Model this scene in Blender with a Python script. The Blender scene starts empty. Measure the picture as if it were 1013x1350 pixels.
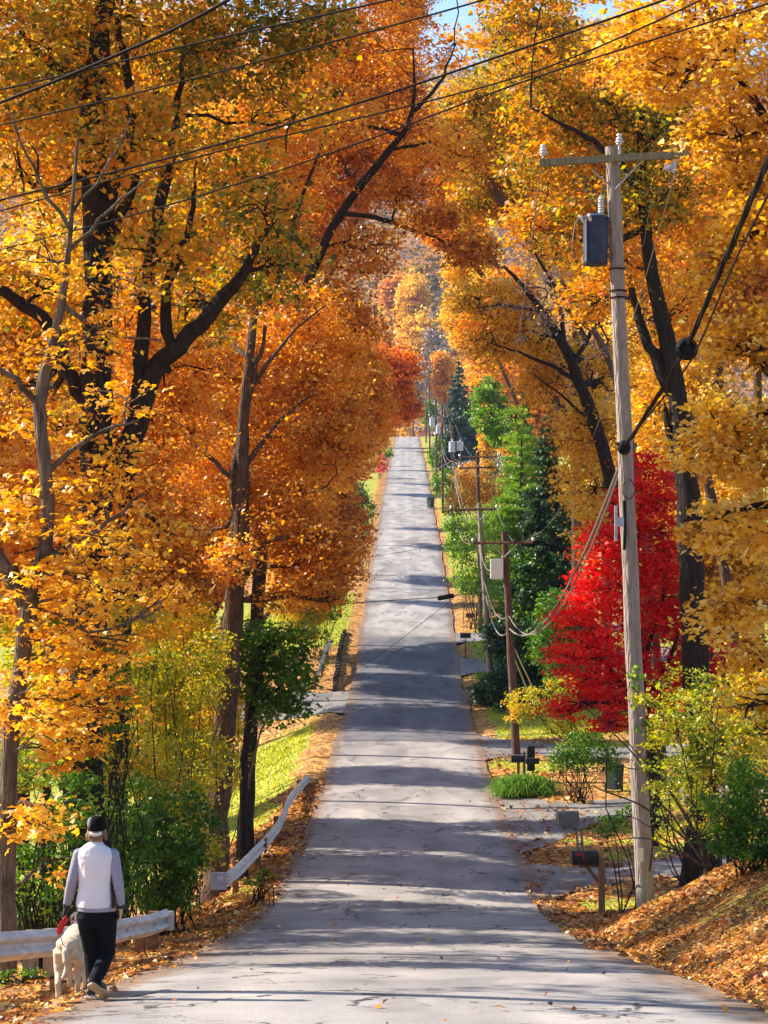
import bpy, bmesh, math, random
import numpy as np
from mathutils import Vector, Matrix
sc = bpy.context.scene
COL = sc.collection
R = math.radians
random.seed(7)
FPX = 2800.0
CX0, HY = 537.0, 750.0

# ------------------------------------------------------------------ helpers
def P(px, py, D):
    return np.array([(px-CX0)/FPX*D, D, (HY-py)/FPX*D])
def X(px, D): return (px-CX0)/FPX*D
_kp = np.array([(-30,.9),(0,-1.6),(10,-2.72),(19.5,-3.94),(30,-5.42),(44,-6.98),(55,-7.5),(70,-7.52),(86,-7.28),(105,-6.7),(116,-6.1),(135,-4.15),(153,-1.75),(210,4.0),(285,11.4),(400,21.5),(540,33.6),(560,34.6),(600,37),(660,50),(720,72),(800,103),(1000,195),(1300,298),(1500,315),(1700,300)])
_yy = np.arange(-30, 1700, 1.0)
_zz = np.interp(_yy, _kp[:,0], _kp[:,1])
_zz = _zz + .28*np.sin((_yy-118)/9.5)*np.clip((_yy-112)/20,0,1)*np.clip((520-_yy)/60,0,1) + .10*np.sin((_yy-12)/5.2)*np.clip(_yy-30,0,10)/10*(_yy<112)
_k = np.hanning(13); _k /= _k.sum()
_zs = np.convolve(np.pad(_zz,(6,6),'edge'), _k, 'valid')
def zr(y): return np.interp(y, _yy, _zs)
def sst(a, b, x):
    t = np.clip((x-a)/(b-a), 0, 1); return t*t*(3-2*t)
def nz(x, y, s, k=0.0):
    return (np.sin(x/s*1.7+k)*np.cos(y/s*1.3-k*2)+np.sin(x/s*.9+y/s*2.1+k*3)*.6+np.cos(x/s*3.1-y/s*2.6+k)*.35)/1.95
def road_half(y):
    y = np.asarray(y, float)
    return 3.0 + .12*nz(y*0, y, 7) + .05*nz(y*0, y, 1.7, 2)
def ground(x, y):
    x = np.asarray(x, float); y = np.asarray(y, float)
    z = zr(y)
    # left side
    d = np.clip(-x-3.0, 0, None)
    near = 1-sst(34, 46, y)
    mid = sst(34,46,y)*(1-sst(98,110,y))
    far = sst(98,110,y)
    dl = near*(-.10*np.clip(d,0,1.6) - .42*np.clip(d-1.6,0,9)) + mid*(-.12*np.clip(d,0,.8)-.50*np.clip(d-.8,0,5)-.1*np.clip(d-5.8,0,10)) \
        + far*(-.06*np.clip(d,0,30))
    # right side
    e = np.clip(x-3.05, 0, None)
    bn = 1-sst(34, 43, y)
    bank = bn*(.55*np.clip(e-.12,0,3.2) + .12*np.clip(e-3.3,0,20)) + (1-bn)*(.05*np.clip(e,0,30))
    off = sst(0,1.2,d)+sst(.1,1.3,e)
    rough = .06*nz(x,y,.9,1)+.10*nz(x,y,2.7,3)+.03*nz(x,y,.37,5)
    big = sst(560,640,y)*(14*nz(x,y,120,2)+7*nz(x,y,45,4))*1.0
    side = np.clip(np.abs(x)-30,0,400)*.02*(1-sst(600,700,y))
    return z + dl + bank + rough*np.clip(off,0,1)*np.where(y<60,1,.6) + big + side

def mesh_np(name, V, F, mats=None, attr=None, smooth=False):
    """F: (n,4) or (n,3) int array"""
    me = bpy.data.meshes.new(name)
    V = np.asarray(V, np.float32); F = np.asarray(F, np.int32)
    k = F.shape[1]
    me.vertices.add(len(V)); me.vertices.foreach_set('co', V.ravel())
    me.loops.add(F.size); me.loops.foreach_set('vertex_index', F.ravel())
    me.polygons.add(len(F)); me.polygons.foreach_set('loop_start', np.arange(0, F.size, k, dtype=np.int32))
    me.update(calc_edges=True)
    if attr:
        for an, (dom, vals) in attr.items():
            a = me.attributes.new(an, 'FLOAT', dom); a.data.foreach_set('value', np.asarray(vals, np.float32))
    if smooth:
        me.polygons.foreach_set('use_smooth', np.ones(len(F), bool))
    for m in (mats or []): me.materials.append(m)
    return me
class MB:
    """collects quads/tris into one mesh"""
    def __init__(s): s.v=[]; s.f=[]; s.n=0
    def add(s, V, F):
        V=np.asarray(V,float).reshape(-1,3)
        s.v.append(V)
        for f in F: s.f.append([i+s.n for i in f])
        s.n+=len(V)
    def box(s, c, size, rot=None, bev=0.0):
        hx,hy,hz=[a/2 for a in size]
        if bev>0:
            b=min(bev,hx*.9,hy*.9,hz*.9)
            pts=[]
            bm=bmesh.new(); bmesh.ops.create_cube(bm,size=1)
            for v in bm.verts: v.co=Vector((v.co.x*size[0],v.co.y*size[1],v.co.z*size[2]))
            bmesh.ops.bevel(bm,geom=list(bm.edges),offset=b,segments=2,affect='EDGES')
            bm.verts.index_update()
            V=np.array([v.co[:] for v in bm.verts]); F=[[v.index for v in f.verts] for f in bm.faces]; bm.free()
        else:
            V=np.array([[x,y,z] for x in(-hx,hx) for y in(-hy,hy) for z in(-hz,hz)])
            F=[[0,1,3,2],[4,6,7,5],[0,4,5,1],[2,3,7,6],[0,2,6,4],[1,5,7,3]]
        if rot is not None: V=V@np.array(rot).T
        s.add(V+np.array(c),F); return s
    def tube(s, pts, rad, n=8, cap=True, noise=0, rng=None, up=None):
        pts=np.asarray(pts,float); m=len(pts)
        rad=np.asarray(rad,float)
        if rad.ndim==0: rad=np.full(m,float(rad))
        if rad.ndim==1: rad=np.stack([rad,rad],1)
        T=np.gradient(pts,axis=0); T/=np.linalg.norm(T,axis=1)[:,None]+1e-9
        ref=np.array(up if up is not None else ([0,0,1.] if abs(T[:,2]).mean()<.8 else [0,1.,0]),float)
        a=np.linspace(0,2*math.pi,n,endpoint=False)
        V=[]
        for i in range(m):
            u=np.cross(ref,T[i]); u/=np.linalg.norm(u)+1e-9; w=np.cross(T[i],u)
            r1,r2=rad[i]
            ring=pts[i]+np.outer(np.cos(a)*r1,u)+np.outer(np.sin(a)*r2,w)
            if noise and rng is not None:
                ring=pts[i]+(ring-pts[i])*(1+rng.normal(0,noise,(n,1)))
            V.append(ring)
        V=np.concatenate(V)
        F=[]
        for i in range(m-1):
            for j in range(n):
                k=(j+1)%n
                F.append([i*n+j,i*n+k,(i+1)*n+k,(i+1)*n+j])
        if cap:
            F.append(list(range(n))[::-1]); F.append([(m-1)*n+j for j in range(n)])
        s.add(V,F); return s
    def cyl(s,a,b,r,n=16,r2=None):
        return s.tube([a,b],[r,r2 if r2 is not None else r],n)
    def sphere(s,c,r,n=12,rings=8):
        r=np.array([r,r,r]) if np.ndim(r)==0 else np.array(r)
        V=[];F=[]
        for i in range(rings+1):
            t=math.pi*i/rings
            for j in range(n):
                p=2*math.pi*j/n
                V.append([math.sin(t)*math.cos(p),math.sin(t)*math.sin(p),math.cos(t)])
        for i in range(rings):
            for j in range(n):
                k=(j+1)%n; F.append([i*n+j,(i+1)*n+j,(i+1)*n+k,i*n+k])
        s.add(np.array(V)*r+np.array(c),F); return s
    def mesh(s,name,mat,smooth=True,origin=(0,0,0)):
        V=np.concatenate(s.v)-np.array(origin)
        me=bpy.data.meshes.new(name); me.from_pydata(V.tolist(),[],s.f); me.update()
        if smooth:
            me.polygons.foreach_set('use_smooth',np.ones(len(me.polygons),bool))
            try: me.set_sharp_from_angle(angle=R(42))
            except Exception: pass
        if mat: me.materials.append(mat)
        return me
def link(name, me, parent=None, loc=(0,0,0)):
    o=bpy.data.objects.new(name, me); COL.objects.link(o)
    o.location=loc
    if parent: o.parent=parent
    return o
def tag(o,label=None,cat=None,group=None,kind=None):
    if label: o['label']=label
    if cat: o['category']=cat
    if group: o['group']=group
    if kind: o['kind']=kind
    return o
def thing(name,loc,label,cat,group=None,rz=0):
    o=bpy.data.objects.new(name,None); COL.objects.link(o); o.location=loc; o.rotation_euler=(0,0,rz)
    o.empty_display_size=.2
    return tag(o,label,cat,group)

# ------------------------------------------------------------------ materials
def mat(name):
    m=bpy.data.materials.new(name); m.use_nodes=True
    nt=m.node_tree; nt.nodes.clear()
    out=nt.nodes.new('ShaderNodeOutputMaterial')
    return m,nt,out
def N(nt,t,**kw):
    n=nt.nodes.new(t)
    for k,v in kw.items():
        if k in n.inputs: n.inputs[k].default_value=v
        else: setattr(n,k,v)
    return n
def ramp(nt,src,stops):
    r=nt.nodes.new('ShaderNodeValToRGB'); nt.links.new(src,r.inputs[0])
    e=r.color_ramp.elements
    while len(e)<len(stops): e.new(.5)
    for i,(p,c) in enumerate(stops):
        e[i].position=p; e[i].color=(*c,1) if len(c)==3 else c
    return r
def simple(name,col,rough=.6,metal=0,spec=.4,var=.12,scale=8,bump=0,bscale=40,col2=None):
    m,nt,out=mat(name)
    b=N(nt,'ShaderNodeBsdfPrincipled'); b.inputs['Roughness'].default_value=rough; b.inputs['Metallic'].default_value=metal
    b.inputs['Specular IOR Level'].default_value=spec
    tc=N(nt,'ShaderNodeTexCoord'); n=N(nt,'ShaderNodeTexNoise'); n.inputs['Scale'].default_value=scale; n.inputs['Detail'].default_value=6
    nt.links.new(tc.outputs['Object'],n.inputs['Vector'])
    c2=col2 or tuple(max(0,c*(1-2*var)) for c in col); c1=tuple(min(1,c*(1+var)) for c in col)
    r=ramp(nt,n.outputs['Fac'],[(.3,c2),(.7,c1)])
    nt.links.new(r.outputs[0],b.inputs['Base Color'])
    if bump:
        n2=N(nt,'ShaderNodeTexNoise'); n2.inputs['Scale'].default_value=bscale; nt.links.new(tc.outputs['Object'],n2.inputs['Vector'])
        bp=N(nt,'ShaderNodeBump'); bp.inputs['Strength'].default_value=bump; bp.inputs['Distance'].default_value=.02
        nt.links.new(n2.outputs['Fac'],bp.inputs['Height']); nt.links.new(bp.outputs[0],b.inputs['Normal'])
    nt.links.new(b.outputs[0],out.inputs[0])
    return m
def leafmat(name,stops,trans=.46,gloss=.35):
    m,nt,out=mat(name)
    at=N(nt,'ShaderNodeAttribute',attribute_name='tint')
    r=ramp(nt,at.outputs['Fac'],stops)
    b=N(nt,'ShaderNodeBsdfPrincipled'); b.inputs['Roughness'].default_value=.42; b.inputs['Specular IOR Level'].default_value=gloss
    nt.links.new(r.outputs[0],b.inputs['Base Color'])
    t=N(nt,'ShaderNodeBsdfTranslucent'); 
    g=N(nt,'ShaderNodeHueSaturation'); g.inputs['Saturation'].default_value=1.12; g.inputs['Value'].default_value=1.25
    nt.links.new(r.outputs[0],g.inputs['Color']); nt.links.new(g.outputs[0],t.inputs['Color'])
    mx=N(nt,'ShaderNodeMixShader'); mx.inputs[0].default_value=trans
    nt.links.new(b.outputs[0],mx.inputs[1]); nt.links.new(t.outputs[0],mx.inputs[2]); nt.links.new(mx.outputs[0],out.inputs[0])
    return m
PAL={
 'orange':leafmat('leaves orange',[(0,(.18,.065,.02)),(.2,(.46,.16,.028)),(.42,(.70,.25,.035)),(.7,(.84,.40,.055)),(1,(.86,.64,.17))]),
 'rust':leafmat('leaves rust',[(0,(.15,.045,.016)),(.22,(.40,.11,.022)),(.5,(.66,.19,.028)),(.78,(.82,.31,.045)),(1,(.84,.54,.12))]),
 'redorange':leafmat('leaves red orange',[(0,(.30,.05,.012)),(.35,(.62,.12,.02)),(.7,(.82,.26,.03)),(1,(.85,.42,.05))]),
 'gold':leafmat('leaves gold',[(0,(.22,.11,.02)),(.2,(.54,.26,.035)),(.5,(.80,.46,.06)),(.8,(.88,.62,.12)),(1,(.88,.74,.28))]),
 'yellow':leafmat('leaves yellow maple',[(0,(.40,.17,.025)),(.3,(.72,.36,.04)),(.65,(.86,.50,.06)),(1,(.88,.66,.15))]),
 'olive':leafmat('leaves olive orange',[(0,(.07,.075,.015)),(.18,(.18,.18,.03)),(.36,(.40,.34,.04)),(.54,(.68,.32,.035)),(.8,(.76,.24,.03)),(1,(.82,.58,.10))]),
 'olivedark':leafmat('leaves olive rust',[(0,(.08,.08,.018)),(.3,(.26,.18,.025)),(.55,(.52,.22,.022)),(.8,(.66,.26,.022)),(1,(.75,.5,.07))]),
 'yelgreen':leafmat('leaves yellow green',[(0,(.10,.16,.02)),(.35,(.30,.34,.035)),(.65,(.55,.50,.05)),(.85,(.72,.52,.05)),(1,(.80,.40,.04))]),
 'lime':leafmat('leaves bright green',[(0,(.05,.12,.018)),(.4,(.12,.25,.028)),(.75,(.23,.38,.04)),(1,(.42,.50,.08))]),
 'green':leafmat('leaves green',[(0,(.03,.075,.012)),(.4,(.07,.17,.022)),(.75,(.14,.28,.03)),(1,(.34,.42,.06))]),
 'dark':leafmat('needles dark green',[(0,(.012,.035,.012)),(.5,(.035,.085,.03)),(1,(.09,.16,.06))],trans=.2),
 'blue':leafmat('needles blue green',[(0,(.02,.05,.035)),(.5,(.05,.10,.075)),(1,(.12,.19,.14))],trans=.2),
 'red':leafmat('leaves scarlet',[(0,(.34,.006,.012)),(.35,(.72,.014,.02)),(.75,(.95,.035,.035)),(1,(.98,.16,.09))],trans=.45,gloss=.2),
 'magenta':leafmat('leaves magenta',[(0,(.35,.01,.06)),(.5,(.7,.03,.12)),(1,(.9,.12,.2))]),
 'bare':leafmat('twigs grey',[(0,(.16,.12,.11)),(.5,(.30,.24,.22)),(1,(.48,.38,.30))],trans=.1),
 'woods':leafmat('leaves mixed woods',[(0,(.06,.09,.04)),(.16,(.16,.15,.05)),(.28,(.16,.15,.18)),(.42,(.20,.17,.19)),(.52,(.50,.20,.05)),(.68,(.66,.36,.05)),(.8,(.70,.46,.09)),(.88,(.22,.18,.20)),(1,(.15,.13,.17))]),
 'litter':leafmat('fallen leaves',[(0,(.06,.025,.012)),(.25,(.20,.07,.02)),(.5,(.42,.14,.025)),(.72,(.58,.24,.035)),(.9,(.66,.38,.07)),(1,(.70,.55,.25))],trans=.2,gloss=.3),
}
def barkmat(name,c1,c2,scale=6,moss=None):
    m,nt,out=mat(name)
    tc=N(nt,'ShaderNodeTexCoord'); mp=N(nt,'ShaderNodeMapping'); mp.inputs['Scale'].default_value=(1,1,.16)
    nt.links.new(tc.outputs['Object'],mp.inputs['Vector'])
    n=N(nt,'ShaderNodeTexNoise'); n.inputs['Scale'].default_value=scale*3; n.inputs['Detail'].default_value=8; n.inputs['Roughness'].default_value=.65
    nt.links.new(mp.outputs[0],n.inputs['Vector'])
    v=N(nt,'ShaderNodeTexVoronoi',feature='DISTANCE_TO_EDGE'); v.inputs['Scale'].default_value=scale*3.2; nt.links.new(mp.outputs[0],v.inputs['Vector'])
    r=ramp(nt,n.outputs['Fac'],[(.32,c1),(.68,c2)])
    col=r.outputs[0]
    if moss:
        n3=N(nt,'ShaderNodeTexNoise'); n3.inputs['Scale'].default_value=1.6; n3.inputs['Detail'].default_value=5; nt.links.new(tc.outputs['Object'],n3.inputs['Vector'])
        rr=ramp(nt,n3.outputs['Fac'],[(.52,(0,0,0)),(.62,(1,1,1))])
        mx=N(nt,'ShaderNodeMixRGB'); nt.links.new(rr.outputs[0],mx.inputs[0]); nt.links.new(col,mx.inputs[1]); mx.inputs[2].default_value=(*moss,1); col=mx.outputs[0]
    b=N(nt,'ShaderNodeBsdfPrincipled'); b.inputs['Roughness'].default_value=.9; b.inputs['Specular IOR Level'].default_value=.15
    nt.links.new(col,b.inputs['Base Color'])
    ad=N(nt,'ShaderNodeMath',operation='ADD'); mu=N(nt,'ShaderNodeMath',operation='MULTIPLY'); mu.inputs[1].default_value=1.6
    nt.links.new(v.outputs['Distance'],mu.inputs[0]); nt.links.new(mu.outputs[0],ad.inputs[0]); nt.links.new(n.outputs['Fac'],ad.inputs[1])
    bp=N(nt,'ShaderNodeBump'); bp.inputs['Strength'].default_value=.9; bp.inputs['Distance'].default_value=.04
    nt.links.new(ad.outputs[0],bp.inputs['Height']); nt.links.new(bp.outputs[0],b.inputs['Normal'])
    nt.links.new(b.outputs[0],out.inputs[0]); return m
BK={'dark':barkmat('bark dark',(.010,.008,.007),(.045,.032,.025)),
    'brown':barkmat('bark brown',(.03,.018,.012),(.17,.105,.065)),
    'grey':barkmat('bark grey',(.055,.042,.03),(.20,.155,.115),moss=(.05,.045,.025)),
    'moss':barkmat('bark mossy',(.03,.022,.016),(.12,.085,.055),moss=(.12,.12,.045))}

# ------------------------------------------------------------------ leaf clouds
def leaf_mesh(name, C, S, T, pal, rng, maple=False, upb=.55, needle=False, origin=(0,0,0)):
    n=len(C)
    nrm=rng.normal(0,1,(n,3)); nrm[:,2]=np.abs(nrm[:,2])+upb
    nrm/=np.linalg.norm(nrm,axis=1)[:,None]
    t=rng.normal(0,1,(n,3)); t[:,2]-=.35
    t-=(t*nrm).sum(1)[:,None]*nrm; t/=np.linalg.norm(t,axis=1)[:,None]+1e-9
    b=np.cross(nrm,t)
    C=C-np.array(origin)
    S=S[:,None]
    if needle:
        kp=[(-.5,0,0),(0,-.12,.02),(.6,0,-.03),(0,.12,.02)]
        petals=[0.0]
    elif maple:
        kp=[(-.05,0,0),(.26,-.17,.03),(.58,0,-.05),(.26,.17,.03)]
        petals=[-1.05,0.0,1.05]
    else:
        kp=[(-.5,0,0),(.02,-.34,.09),(.52,0,-.05),(.02,.34,.09)]
        petals=[0.0]
    Vs=[];
    for a in petals:
        ca,sa=math.cos(a),math.sin(a)
        sc_=1.0 if a==0 else .85
        for (u,v,w) in kp:
            uu=(u*ca-v*sa)*sc_; vv=(u*sa+v*ca)*sc_
            Vs.append(C+S*(uu*t+vv*b+w*nrm))
    K=len(Vs)
    V=np.stack(Vs,1).reshape(-1,3)
    F=np.arange(n*K,dtype=np.int32).reshape(-1,4)
    tint=np.repeat(T,K//4)
    return mesh_np(name,V,F,[PAL[pal]],{'tint':('FACE',np.clip(tint,0,1))})
def ell(rng,n,shell=.5):
    d=rng.normal(0,1,(n,3)); d/=np.linalg.norm(d,axis=1)[:,None]
    r=rng.random(n)**(1/3.); r=np.where(rng.random(n)<shell, .72+.33*rng.random(n), r)
    return d*r[:,None]
def curve(a,b,rng,bend=.15,n=6,sag=.0):
    a=np.array(a);b=np.array(b); L=np.linalg.norm(b-a)
    t=np.linspace(0,1,n)[:,None]
    p=a+(b-a)*t
    o=rng.normal(0,1,3)*bend*L
    p=p+np.sin(t*math.pi)*o*.5 + np.sin(t*math.pi)*np.array([0,0,sag*L])
    p[1:-1]+=rng.normal(0,.03*L,(n-2,3))
    return p
TREES=[]
def crown_pts(rng,blobs,leaf,lai,clump_r,flat=.4):
    """blobs: list of (center3, (rx,ry,rz), dens, tintoff)"""
    Cs=[];Ts=[];CC=[]
    for (c,r,dens,to) in blobs:
        r=np.array(r); A=math.pi*r[0]*r[2]
        n=int(lai*dens*A/(.34*leaf*leaf))
        per=26 if leaf<.3 else 14
        k=max(3,n//per)
        cc=ell(rng,k)*r*(1-.25*clump_r/max(r.min(),clump_r))+np.array(c)
        cr=clump_r*rng.uniform(.6,1.35,k)
        ct=rng.normal(.5+to,.19,k)+.16*nz(cc[:,0]+cc[:,1]*.7,cc[:,2],1.6,float(to)*9+k%7)
        idx=np.repeat(np.arange(k),per)
        off=rng.normal(0,.5,(len(idx),3))*np.array([1,1,flat])*cr[idx][:,None]
        Cs.append(cc[idx]+off); Ts.append(ct[idx]+rng.normal(0,.16,len(idx))); CC.append(cc)
    return np.concatenate(Cs),np.concatenate(Ts),CC
def tree(name,label,cat,D,trunk,blobs,pal,bark='dark',limbs=(),leaf=.12,lai=2.6,group=None,seed=1,maple=False,clump=.42,flat=.42,
         tsides=10,branches=7,tintvar=.0,base=None,upb=.55,needle=False,br=.6):
    """trunk: [(px,py,r_m[,dD])] from bottom up; limbs: lists of the same; blobs: [(px,py,rx,ry[,dD,dens,tint])] in photo pixels at depth D"""
    rng=np.random.default_rng(seed)
    leaf=max(leaf, 2.6*D/2124.); lai=lai*1.25
    clump=max(clump, 2.0*leaf)
    def pt(q): 
        return P(q[0],q[1],D+(q[3] if len(q)>3 else 0))
    tp=[pt(q) for q in trunk]; tr=[q[2] for q in trunk]
    b=tp[0].copy(); gz=float(ground(b[0],b[1]))
    if tp[0][2]>gz+.05:
        tp=[np.array([b[0],b[1],gz-.25])]+tp; tr=[tr[0]*1.35]+tr
    else:
        tp[0]=np.array([b[0],b[1],gz-.25])
    org=np.array([b[0],b[1],gz])
    root=thing(name,org,label,cat,group)
    mb=MB()
    def dens(p,r,k=4):
        p=np.array(p); m=len(p); t=np.arange(m); tt=np.linspace(0,m-1,(m-1)*k+1)
        # catmull-ish smoothing
        q=np.stack([np.interp(tt,t,p[:,i]) for i in range(3)],1)
        if len(q)>4:
            q2=q.copy()
            for _ in range(3): q2[1:-1]=(q2[:-2]+q2[1:-1]*2+q2[2:])/4
            q=q2
        rr=np.interp(tt,t,r); return q,rr
    skel=[]
    q,rr=dens(tp,tr); q[1:-1]+=rng.normal(0,.02,(len(q)-2,3))*rr[1:-1,None]*4
    rr[0]*=1.25
    mb.tube(q,rr,tsides,noise=.05,rng=rng); skel.append((q,rr))
    for L in limbs:
        lp=[pt(z) for z in L]; q,rr=dens(lp,[z[2] for z in L]); q[1:]+=rng.normal(0,.02,(len(q)-1,3))
        mb.tube(q,rr,max(6,tsides-3),noise=.05,rng=rng); skel.append((q,rr))
    SP=np.concatenate([s[0] for s in skel]); SR=np.concatenate([s[1] for s in skel])
    bl=[]
    for z in blobs:
        dD=z[4] if len(z)>4 else 0; de=z[5] if len(z)>5 else 1; to=z[6] if len(z)>6 else 0
        DD=D+dD; c=P(z[0],z[1],DD); rx=z[2]*DD/FPX; rz=z[3]*DD/FPX
        bl.append((c,(rx,(rx+rz)/2,rz),de,to))
    C,T,CC=crown_pts(rng,bl,leaf,lai,clump,flat)
    C+=0
    for (c,r,de,to),cc in zip(bl,CC):
        # branch from the nearest lower skeleton point to the blob centre, then twigs to clumps
        dd=np.linalg.norm(SP-c,axis=1)+np.clip(SP[:,2]-c[2],0,None)*1.5
        i=int(np.argmin(dd)); a=SP[i]; r0=min(SR[i]*br,.02+.025*np.linalg.norm(c-a)+.01)
        if np.linalg.norm(c-a)>.3:
            q=curve(a,c,rng,.2,7,.05); rad=np.linspace(max(r0,.02),max(r0*.4,.012),7)
            mb.tube(q,rad,6,cap=False)
        else: q=np.stack([a,c])
        kk=rng.permutation(len(cc))[:branches]
        for j in kk:
            s=q[rng.integers(len(q)//2,len(q))]
            w=curve(s,cc[j],rng,.25,5,.03); mb.tube(w,np.linspace(max(r0*.42,.009),.004+.0002*D,5),4,cap=False)
    link('trunk',mb.mesh('trunk',BK[bark],True,org),root)
    S=leaf*np.clip(rng.lognormal(-.05,.32,len(C)),.45,1.8)
    link('crown',leaf_mesh('crown',C,S,T,pal,rng,maple,upb,needle,org),root)
    TREES.append((name,len(C)))
    return root

# ------------------------------------------------------------------ terrain
def zones(x,y):
    d=np.clip(-x-3.0,0,None); e=np.clip(x-3.0,0,None)
    L=x<0
    n1=nz(x,y,2.1,7); n2=nz(x,y,.8,9)
    lawnL=sst(62,70,y)*(1-sst(98,104,y))*sst(.9,1.7,d+.35*n1)+sst(126,131,y)*(1-sst(152,160,y))*sst(.5,1.2,d+.2*n2)+sst(200,210,y)*.7*sst(.6,1.3,d)
    lawnL=lawnL+.5*sst(43,46,y)*(1-sst(50,53,y))*sst(0,.3,d)*(1-sst(.9,1.3,d))
    lawnR=sst(87,90,y)*sst(.5,1.2,e+.3*n1)*(1-sst(132,136,y))+sst(40.6,41.6,y)*(1-sst(44,45,y))*sst(.35,.7,e)*(1-sst(2,3.,e))+sst(150,156,y)*sst(.25,.8,e+.2*n2)*1.0 \
        +.55*sst(18,24,y)*(1-sst(40,42,y))*sst(.5,1,e)*sst(.15,.4,n1+.55*n2-.1)+.8*sst(70,72,y)*(1-sst(86,88,y))*sst(.3,.6,n1*.6+.35)+.75*sst(52,53,y)*(1-sst(60,62,y))*sst(.8,1.4,e)*sst(.2,.5,n2*.5+.4)
    lawn=np.where(L,lawnL,lawnR)
    return np.clip(lawn,0,1)*(1-sst(560,600,y))
xs=np.concatenate([np.array([-420,-320,-240,-180,-130,-95,-70,-52,-40,-31,-25,-20,-17,-15,-13.]),np.arange(-12,12.01,.4),np.array([13.,15,17,20,25,31,40,52,70,95,130,180,240,320,420])])
ys=np.concatenate([np.array([-30,-20,-10,-4,0,4,8]),np.arange(11,60,.45),np.arange(60,165,.9),np.arange(165,560,3.5),np.arange(560,1700,12)])
def grid_mesh(name,xx,yy,zf,m,extra=None,smooth=True):
    gx,gy=np.meshgrid(xx,yy); gz=zf(gx,gy)
    V=np.stack([gx,gy,gz],-1).reshape(-1,3)
    nx=len(xx); ny=len(yy)
    i=np.arange(nx-1)[None,:]+np.arange(ny-1)[:,None]*nx; i=i.ravel()
    F=np.stack([i,i+1,i+1+nx,i+nx],1)
    at={k:('POINT',f(gx,gy).ravel()) for k,f in (extra or {}).items()}
    return mesh_np(name,V,F,[m],at,smooth)
def ground_mat():
    m,nt,out=mat('ground litter and grass')
    tc=N(nt,'ShaderNodeTexCoord'); ob=tc.outputs['Object']
    v=N(nt,'ShaderNodeTexVoronoi'); v.inputs['Scale'].default_value=9; nt.links.new(ob,v.inputs['Vector'])
    sp=N(nt,'ShaderNodeSeparateColor'); nt.links.new(v.outputs['Color'],sp.inputs[0])
    litter=ramp(nt,sp.outputs[0],[(0,(.07,.035,.018)),(.3,(.24,.09,.025)),(.6,(.46,.19,.035)),(.85,(.62,.34,.06)),(1,(.70,.50,.2))])
    n=N(nt,'ShaderNodeTexNoise'); n.inputs['Scale'].default_value=1.3; n.inputs['Detail'].default_value=8; n.inputs['Roughness'].default_value=.65; nt.links.new(ob,n.inputs['Vector'])
    n4=N(nt,'ShaderNodeTexNoise'); n4.inputs['Scale'].default_value=22; n4.inputs['Detail'].default_value=4; nt.links.new(ob,n4.inputs['Vector'])
    soilf=ramp(nt,n.outputs['Fac'],[(.50,(0,0,0)),(.66,(1,1,1))])
    mx0=N(nt,'ShaderNodeMixRGB'); nt.links.new(soilf.outputs[0],mx0.inputs[0]); nt.links.new(litter.outputs[0],mx0.inputs[1]); mx0.inputs[2].default_value=(.10,.055,.03,1)
    grass=ramp(nt,n4.outputs['Fac'],[(.25,(.06,.10,.014)),(.5,(.20,.26,.025)),(.75,(.42,.42,.05))])
    # scattered leaves on the grass
    lf=ramp(nt,sp.outputs[1],[(.70,(0,0,0)),(.74,(1,1,1))])
    lf2=N(nt,'ShaderNodeMixRGB'); lf2.inputs[2].default_value=(.62,.40,.05,1)
    ad=N(nt,'ShaderNodeMath',operation='MULTIPLY'); nt.links.new(lf.outputs[0],ad.inputs[0]); ad.inputs[1].default_value=.7
    nt.links.new(ad.outputs[0],lf2.inputs[0]); nt.links.new(grass.outputs[0],lf2.inputs[1])
    at=N(nt,'ShaderNodeAttribute',attribute_name='lawn')
    s1=N(nt,'ShaderNodeMath',operation='SUBTRACT'); nt.links.new(n.outputs['Fac'],s1.inputs[0]); s1.inputs[1].default_value=.5
    s2=N(nt,'ShaderNodeMath',operation='MULTIPLY_ADD'); nt.links.new(s1.outputs[0],s2.inputs[0]); s2.inputs[1].default_value=1.6; nt.links.new(at.outputs['Fac'],s2.inputs[2])
    lr=ramp(nt,s2.outputs[0],[(.38,(0,0,0)),(.62,(1,1,1))])
    mx=N(nt,'ShaderNodeMixRGB'); nt.links.new(lr.outputs[0],mx.inputs[0]); nt.links.new(mx0.outputs[0],mx.inputs[1]); nt.links.new(lf2.outputs[0],mx.inputs[2])
    b=N(nt,'ShaderNodeBsdfPrincipled'); b.inputs['Roughness'].default_value=.85; b.inputs['Specular IOR Level'].default_value=.2
    nt.links.new(mx.outputs[0],b.inputs['Base Color'])
    bp=N(nt,'ShaderNodeBump'); bp.inputs['Strength'].default_value=.8; bp.inputs['Distance'].default_value=.05; nt.links.new(v.outputs['Distance'],bp.inputs['Height']); nt.links.new(bp.outputs[0],b.inputs['Normal'])
    nt.links.new(b.outputs[0],out.inputs[0]); return m
GM=ground_mat()
def terr(x,y):
    z=ground(x,y)
    on=(np.abs(x)<3.3)&(y<556)
    z=np.where(on,np.minimum(z,zr(y))-.07,z)
    for (x0,x1,c,h) in DRV:
        inside=(np.sign(x0+x1)*x>2.6)&(np.sign(x0+x1)*x<max(abs(x0),abs(x1))-.3)&(np.abs(y-np.interp(x,c[:,0],c[:,1]))<np.interp(x,c[:,0],h)+.15)
        z=np.where(inside,z-.07,z)
    return z
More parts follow.
